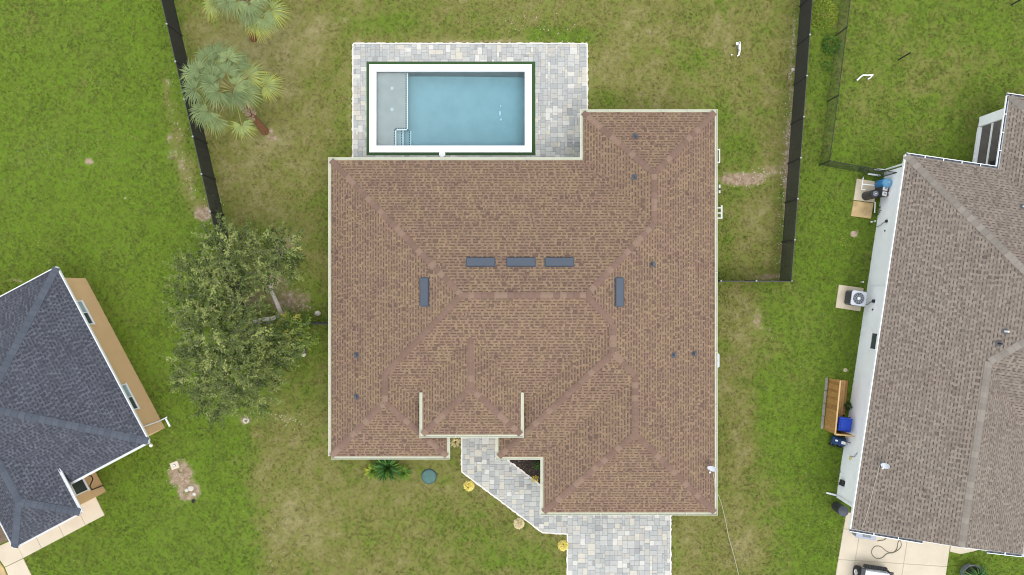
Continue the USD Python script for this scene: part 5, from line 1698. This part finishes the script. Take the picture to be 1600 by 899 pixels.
for dx in (-.27, .24):
    G().lathe([(0, -.05), (.15, -.05), (.18, -.02), (.18, .02), (.15, .05), (0, .05)], n=20, tilt=(math.pi / 2, 0, 0), c=(dx, -.36, .18)).put('wheel', L['black_rubber'], t)
    G().tube([(dx, -.36, .18), (dx, -.1, .25)], .03, 8).put('axle', L['pvc'], t)
G().tube([(.36, .1, .55), (.6, .08, .8), (.88, .14, .92), (.98, .06, .92)], .022, 8).put('handle', L['black_metal'], t, smooth=50)
c = P(1306, 791)
t = thing('lidded_barrel', 'dark grey lidded barrel on grass at the near corner of the pale wall', 'barrel', (c[0], c[1], 0))
G().lathe([(0, 0), (.27, 0), (.30, .1), (.31, .5), (.30, .9), (.28, .96)], n=30).put('body', L['black_plastic'], t, smooth=40)
G().lathe([(.315, .94), (.315, 1.0), (.28, 1.03), (.1, 1.06), (0, 1.06)], n=30).put('lid', L['lid_grey'], t, smooth=40)

# front of the right-hand house: concrete drive, storage box, hose, vehicle
t = thing('concrete_driveway', kind='structure')
CD = [(1322, 800), (1488, 826), (1473, 930), (1300, 930)]
A = lambda u, v: tuple((np.array(CD[0]) * (1 - u) + np.array(CD[1]) * u) * (1 - v) + (np.array(CD[3]) * (1 - u) + np.array(CD[2]) * u) * v)
us, vs = [0, .155, .6, 1.0], [0, .2, .57, 1.0]
for i in range(3):
    for j in range(3):
        slab(t, [A(us[i], vs[j]), A(us[i + 1], vs[j]), A(us[i + 1], vs[j + 1]), A(us[i], vs[j + 1])], -.08, .035, L['concrete_cream'])
slab(t, [(1487, 826), (1560, 838), (1560, 850), (1520, 862), (1500, 866), (1484, 862)], -.08, .03, L['concrete_cream'])
c = P(1353, 836, .5)
t = thing('storage_box', 'grey storage box under the front eave of the taupe roof', 'box', (c[0], c[1], 0), FR.th)
G().box((0, 0, .25), (1.2, .42, .5), bev=.03).put('body', L['grey_plastic'], t)
G().box((0, 0, .52), (1.26, .5, .06), bev=.02).put('lid', L['fan_grey'], t)
G().box((.05, -.03, .56), (.5, .2, .02), bev=.006).put('tray', L['grey_plastic'], t)
hp = [(1371, 846), (1376, 845), (1383, 843), (1388, 838), (1397, 838.5), (1404, 841), (1408, 848), (1407, 856), (1400, 862), (1393, 864.5), (1386, 865.5), (1381, 870), (1375, 873), (1368, 872), (1363, 867), (1362, 861), (1366, 855), (1371, 853.5), (1377, 855), (1383, 860), (1391, 864), (1398, 862.5), (1402, 856), (1403, 849), (1406, 843), (1405, 841)]
hq = np.array(hp, float)
tt = np.arange(len(hq))
from scipy.interpolate import CubicSpline
fine = CubicSpline(tt, hq)(np.linspace(0, len(hq) - 1, 160))
hz = .06 + .012 * np.sin(np.linspace(0, 18, 160))
G().tube(np.array([P(x, y, z_) for (x, y), z_ in zip(fine, hz)]), .019, 6).put('garden_hose', L['hose'], None, smooth=50, label='dark garden hose looped on the cream concrete driveway', cat='hose')

c = P(1367, 886.5, .6)
car = thing('parked_vehicle', 'white off-road vehicle with black bumper parked on the cream concrete driveway', 'car', (c[0], c[1], 0), FR.th)


def hullbox(parts):
    return trimesh.convex.convex_hull(np.array(parts))


def loft(sections):
    """Convex hull of rounded cross-sections given as (y, half-width, z0, z1)."""
    pts = []
    for y, hw, z0, z1 in sections:
        r = .07
        for s in (-1, 1):
            pts += [(s * hw, y, z0 + r), (s * (hw - r), y, z0), (s * hw, y, z1 - r), (s * (hw - r), y, z1)]
    return hullbox(pts)


G().tm(loft([(-.15, .72, .5, 1.05), (-.22, .74, .48, 1.08), (-1.45, .80, .48, 1.16), (-4.0, .82, .48, 1.12), (-4.1, .78, .5, 1.08)])).put('body', L['car_white'], car, smooth=30)
G().tm(loft([(-.2, .62, 1.03, 1.11), (-1.4, .70, 1.1, 1.2)])).put('hood', L['car_white'], car, smooth=30)
G().box((.08, -.42, 1.125), (1.02, .16, .03), bev=.012, tilt=(.06, 0, 0)).put('hood_vent', L['car_dark'], car)
for dx, dy, w, h, a in [(-.42, -.52, .16, .1, .5), (-.36, -.66, .3, .09, -.25), (-.46, -.78, .2, .12, .3)]:
    G().box((dx, dy, 1.135), (w, h, .012), a).put('hood_decal', L['car_dark'], car)
G().box((0, .0, .66), (1.45, .22, .24), bev=.05).put('bumper', L['black_plastic'], car)
gt = G()
for k in range(9):
    gt.box((-.6 + .15 * k, .02, .80), (.09, .2, .06), bev=.015)
gt.put('bumper_tread', L['black_rubber'], car)
for s in (-1, 1):
    G().lathe([(0, .03), (.09, .025), (.11, 0)], n=20, tilt=(-math.pi / 2, 0, 0), c=(s * .56, -.14, .86)).put('headlight', L['pale_glass'], car)
for sx in (-1, 1):
    for y in (-.55, -3.35):
        w = G().lathe([(.2, -.14), (.37, -.14), (.42, -.09), (.42, .09), (.37, .14), (.2, .14)], n=28, tilt=(0, math.pi / 2, 0), c=(sx * .88, y, .42)).put('wheel', L['black_rubber'], car, smooth=30)
        G().lathe([(0, .1), (.06, .1), (.1, .06), (.19, .1), (.205, .14)], n=24, tilt=(0, sx * math.pi / 2, 0), c=(sx * .88, y, .42)).put('rim', L['chrome'], w)
        G().box((sx * .86, y, .93), (.3, 1.02, .07), bev=.03).put('fender', L['black_plastic'], car)
G().tm(loft([(-1.5, .70, 1.15, 1.25), (-1.85, .64, 1.7, 1.82), (-4.0, .66, 1.7, 1.84), (-4.1, .74, 1.1, 1.3)])).put('cabin', L['car_dark'], car, smooth=30)
G().box((0, -2.95, 1.86), (1.24, 2.2, .06), bev=.025).put('roof_panel', L['car_white'], car)
for s in (-1, 1):
    G().box((s * .9, -1.55, 1.25), (.22, .12, .18), bev=.03).put('mirror', L['black_plastic'], car)
G().lathe([(.15, -.12), (.36, -.12), (.4, -.06), (.4, .06), (.36, .12), (.15, .12)], n=28, tilt=(math.pi / 2, 0, 0), c=(0, -4.26, 1.05)).put('spare_wheel', L['black_rubber'], car)

c = P(1518, 897, .3)
t = thing('potted_plant', 'dark grey planter with drooping green leaves on the lawn beside the cream driveway', 'planter', (c[0], c[1], 0))
G().lathe([(0, 0), (.52, 0), (.62, .5), (.66, .52), (.62, .52), (.55, .46), (0, .46)], n=26).put('pot', L['grey_plastic'], t, smooth=40)
G().lathe([(0, .47), (.54, .47)], n=20).put('soil', L['mulch_a'], t)
g = G()
rr = np.random.default_rng(77)
for i in range(46):
    az, lnn = rr.uniform(0, 6.28), rr.uniform(.5, 1.05)
    o = np.array([math.cos(az), math.sin(az), 0]); sd = np.array([-o[1], o[0], 0])
    ps = [o * .05 + [0, 0, .46], o * lnn * .4 + [0, 0, .95], o * lnn * .8 + [0, 0, .85], o * lnn + [0, 0, .5]]
    v = []
    for p_, w in zip(ps, (.02, .08, .07, .005)):
        v += [p_ - sd * w / 2, p_ + sd * w / 2]
    g.add(v, [(0, 1, 3, 2), (2, 3, 5, 4), (4, 5, 7, 6)], np.full(8, rr.uniform(0, .6)))
g.put('foliage', L['garden_leaf'], t)

# ------------------------------------------------------------------ grass and other ground cover


def tuft_proto(path, material, seed, blades, r, h, wb):
    rr = np.random.default_rng(seed)
    g = G()
    for _ in range(blades):
        a, b = rr.uniform(0, 6.28), rr.uniform(0, 6.28)
        o = np.array([math.cos(a), math.sin(a), 0])
        base = np.array([math.cos(b), math.sin(b), 0]) * r * math.sqrt(rr.random())
        ln = h * rr.uniform(.6, 1.3)
        sd = np.array([-o[1], o[0], 0]) * wb * rr.uniform(.7, 1.3) / 2
        lean = rr.uniform(.35, 1.1)
        m = base + o * ln * lean * .5 + [0, 0, ln * .55]
        t_ = base + o * ln * lean * 1.1 + [0, 0, ln * .75]
        g.add([base - sd, base + sd, m + sd * .8, m - sd * .8, t_], [(0, 1, 2), (0, 2, 3), (3, 2, 4)], float(np.clip(rr.normal(.45, .38), 0, 1)))
    m = usdkit.mesh(stage, path, g.mesh(), material)
    UsdGeom.PrimvarsAPI(m).CreatePrimvar('tone', Sdf.ValueTypeNames.FloatArray, 'vertex').Set(Vt.FloatArray.FromNumpy(np.concatenate(g.t).astype(np.float32)))
    return m


def scatter(name, label, cat, pos, protos_fn, seed, smin=.7, smax=1.35):
    rr = np.random.default_rng(seed)
    path = numbered('/World', name)
    pi = UsdGeom.PointInstancer.Define(stage, path)
    protos = protos_fn(path)
    pi.CreatePrototypesRel().SetTargets([p.GetPath() for p in protos])
    n = len(pos)
    pi.CreatePositionsAttr(Vt.Vec3fArray.FromNumpy(pos.astype(np.float32)))
    pi.CreateProtoIndicesAttr(Vt.IntArray.FromNumpy(rr.integers(0, len(protos), n).astype(np.int32)))
    a = rr.uniform(0, 2 * np.pi, n) / 2
    q = np.zeros((n, 4), np.float16)
    q[:, 2], q[:, 3] = np.sin(a), np.cos(a)
    pi.CreateOrientationsAttr(Vt.QuathArray([Gf.Quath(float(w), 0, 0, float(z_)) for z_, w in q[:, 2:]]))
    s = rr.uniform(smin, smax, n)
    pi.CreateScalesAttr(Vt.Vec3fArray.FromNumpy(np.column_stack([s, s, s]).astype(np.float32)))
    data(pi.GetPrim(), label, cat, kind='stuff')


keep_out = unary_union([
    DECK.buffer(.04), DRIVE.buffer(.06), WALK.buffer(.06), BED,
    wallp, affinity.translate(affinity.rotate(unary_union([sbox(-16.5, .4, -.4, 11.0), sbox(-9, -1.4, -5.5, .5)]), math.degrees(FL.th), origin=(0, 0)), *FL.o),
    affinity.translate(affinity.rotate(unary_union([rw, sbox(5.9, -.4, 9.6, 3.9)]), math.degrees(FR.th), origin=(0, 0)), *FR.o),
    gp([(145, 765), (165, 806), (37, 873), (62, 920), (-40, 920), (-40, 800), (20, 812)]), gp([(1322, 800), (1488, 826), (1560, 838), (1560, 850), (1500, 867), (1483, 864), (1473, 930), (1300, 930)]),
    gp([(1338, 279), (1368, 284), (1360, 343), (1328, 338)]), gp([(1308, 444), (1350, 450), (1346, 489), (1306, 483)]), gp([(1285, 588), (1320, 592), (1312, 674), (1280, 672)]), Point(*P(670.5, 744.5)[:2]).buffer(.5), Point(*P(273.5, 727)[:2]).buffer(.33)])
shapely.prepare(keep_out)
NG = 190000
gx_ = NP.uniform(-33.5, 33.5, NG)
gy_ = NP.uniform(-19.0, 19.0, NG)
ok = ~shapely.contains_xy(keep_out, gx_, gy_)
gx_, gy_ = gx_[ok], gy_[ok]
qx, qy = gx_ / S0 + 800, 449.5 - gy_ / S0
d_, b_, l_ = fields(qx, qy)
bare = b_ + (nz(qx, qy, 7, 33) - .5) * .8
ok = (bare < .42) & (NP.random(len(qx)) > np.clip(b_ * .9, 0, .85))
gx_, gy_, d_, qx, qy = gx_[ok], gy_[ok], d_[ok], qx[ok], qy[ok]
k = d_ + NP.normal(size=len(d_)) * .11 + (nz(qx, qy, 5, 44) - .5) * .22
kind = np.digitize(k, [.15, .40, .66])
zz = np.full(len(gx_), -.012)
for i, (nm, lab, hh, wb, bl) in enumerate([('lush', 'lush bright green lawn grass of the left and right yards', .075, .013, 15), ('green', 'mid green lawn grass between the houses', .065, .012, 14), ('olive', 'olive half-dry lawn grass around the brown roofed house', .055, .011, 13), ('straw', 'straw coloured dry grass patches around the brown roofed house', .05, .011, 12)]):
    sel = kind == i
    pos = np.column_stack([gx_[sel], gy_[sel], zz[sel]])
    scatter('lawn_grass', lab, 'grass', pos, lambda path, nm=nm, hh=hh, wb=wb, bl=bl: [tuft_proto(f'{path}/tuft_{j:03d}', GRASS[nm], 50 + j, bl, .075, hh, wb) for j in range(3)], 60 + i)
# broad-leaved weeds near the right-hand house and in the left lawn
nw = 5200
wx_, wy_ = NP.uniform(-33, 33, nw * 4), NP.uniform(-18.5, 18.5, nw * 4)
pxw, pyw = wx_ / S0 + 800, 449.5 - wy_ / S0
prob = np.exp(-((pxw - 1300) / 34) ** 2) * (pyw > 300) * .9 + np.exp(-((pxw - 1300) / 30) ** 2 - ((pyw - 760) / 60) ** 2) * 1.0 + .07 * (pxw < 300) + .05 * (pxw > 1260) + np.exp(-((pxw - 1283) / 12) ** 2 - ((pyw - 30) / 60) ** 2) * .8 + np.exp(-((pxw - 860) / 80) ** 2 - ((pyw - 58) / 7) ** 2) * .4
ok = (NP.random(len(wx_)) < prob) & ~shapely.contains_xy(keep_out, wx_, wy_) & (nz(pxw, pyw, 14, 71) > .45)
wpos = np.column_stack([wx_[ok], wy_[ok], np.zeros(ok.sum())])


def weed_proto(path):
    out = []
    for j in range(2):
        rr = np.random.default_rng(90 + j)
        g = G()
        n = 22
        u = rr.normal(size=(n, 3)); u[:, 2] = np.abs(u[:, 2]) * .4 + .15
        u /= np.linalg.norm(u, axis=1, keepdims=True)
        leaf_quads(u * [.10, .10, .06], u, .055, .045, rr.uniform(.5, .92, n), g, rr=rr)
        m = usdkit.mesh(stage, f'{path}/weed_{j:03d}', g.mesh(), L['garden_leaf'])
        UsdGeom.PrimvarsAPI(m).CreatePrimvar('tone', Sdf.ValueTypeNames.FloatArray, 'vertex').Set(Vt.FloatArray.FromNumpy(np.concatenate(g.t).astype(np.float32)))
        out.append(m)
    return out


scatter('lawn_weeds', 'bright broad-leaved weeds sprinkled through the lawns', 'weeds', wpos, weed_proto, 95)


def pebble_proto(path):
    out = []
    for j in range(2):
        m = trimesh.creation.icosphere(1, 1.0)
        v = m.vertices * (1 + .4 * (meshkit.fbm(m.vertices * 2 + j * 7, 2, j)[:, None] - .5)) * [.035, .028, .018]
        out.append(usdkit.mesh(stage, f'{path}/pebble_{j:03d}', (v, m.faces), L['stone']))
    return out


pb = []
for n, (ax, ay), (bx, by), w in [(150, (1243, 0), (1215, 440), 9), (70, (1235, 200), (1222, 300), 16), (80, (335, 305), (326, 350), 16), (60, (262, 120), (300, 300), 10), (60, (270, 740), (300, 775), 22), (40, (1150, 280), (1200, 275), 12), (50, (395, 640), (470, 660), 14), (50, (430, 830), (430, 890), 40), (20, (450, 470), (500, 495), 10), (40, (800, 30), (900, 60), 20)]:
    for _ in range(n):
        u = R.random()
        p = P(ax + (bx - ax) * u + R.gauss(0, w * .5), ay + (by - ay) * u + R.gauss(0, w * .5))
        if not keep_out.contains(Point(p[0], p[1])):
            pb.append((p[0], p[1], .005))
scatter('pebbles', 'small pale pebbles and shell bits on the bare soil along the fences', 'pebbles', np.array(pb), pebble_proto, 97, .4, 1.2)


def flower_proto(path):
    g = G()
    for k in range(6):
        a = k * math.pi / 3
        o = np.array([math.cos(a), math.sin(a), 0]); sd = np.array([-o[1], o[0], 0])
        g.add([o * .004 + [0, 0, .085], o * .022 + sd * .012 + [0, 0, .09], o * .034 + [0, 0, .088], o * .022 - sd * .012 + [0, 0, .09]], [(0, 1, 2, 3)])
    g.tube([(0, 0, 0), (0, 0, .085)], .003, 3)
    return [usdkit.mesh(stage, f'{path}/flower_000', g.mesh(), L['petal'])]


fl = []
for _ in range(560):
    x, y = R.uniform(0, 330), R.uniform(0, 899)
    if R.random() < .4:
        x, y = R.gauss(110, 50), R.gauss(240, 22)
    if R.random() < .2:
        x, y = R.uniform(1190, 1300), R.uniform(450, 899)
    p = P(x, y)
    if not keep_out.contains(Point(p[0], p[1])):
        fl.append((p[0], p[1], 0))
scatter('white_flowers', 'tiny white flowers dotted through the green lawns', 'flowers', np.array(fl), flower_proto, 99, .35, .7)
# fallen leaves under the palms and along the deck edge are left to the soil texture

# things of one kind belong to one group
GROUPS = {'privacy_fence': 'black slat fences of the middle lot', 'palm_tree': 'fan palms by the left fence', 'yellow_shrub': 'round ground shrubs along the front walk', 'garden_plant': 'small plants and weeds of the yards',
          'stone': 'loose pale stones in the yards', 'sprinkler_head': 'sprinkler heads in the back lawn', 'metal_post': 'lone black posts of the right back yard', 'satellite_dish': 'dishes on the roofs', 'air_conditioner': 'air conditioners beside the houses',
          'round_lid': 'small round lids in the right side lawn', 'house': 'houses seen from above', 'cable': 'thin cables from the roofs'}
for p in stage.GetPrimAtPath('/World').GetChildren():
    g_ = GROUPS.get(re.sub(r'_[0-9]{3}$', '', p.GetName()))
    if g_ and p.GetCustomDataByKey('label'):
        p.SetCustomDataByKey('group', g_)
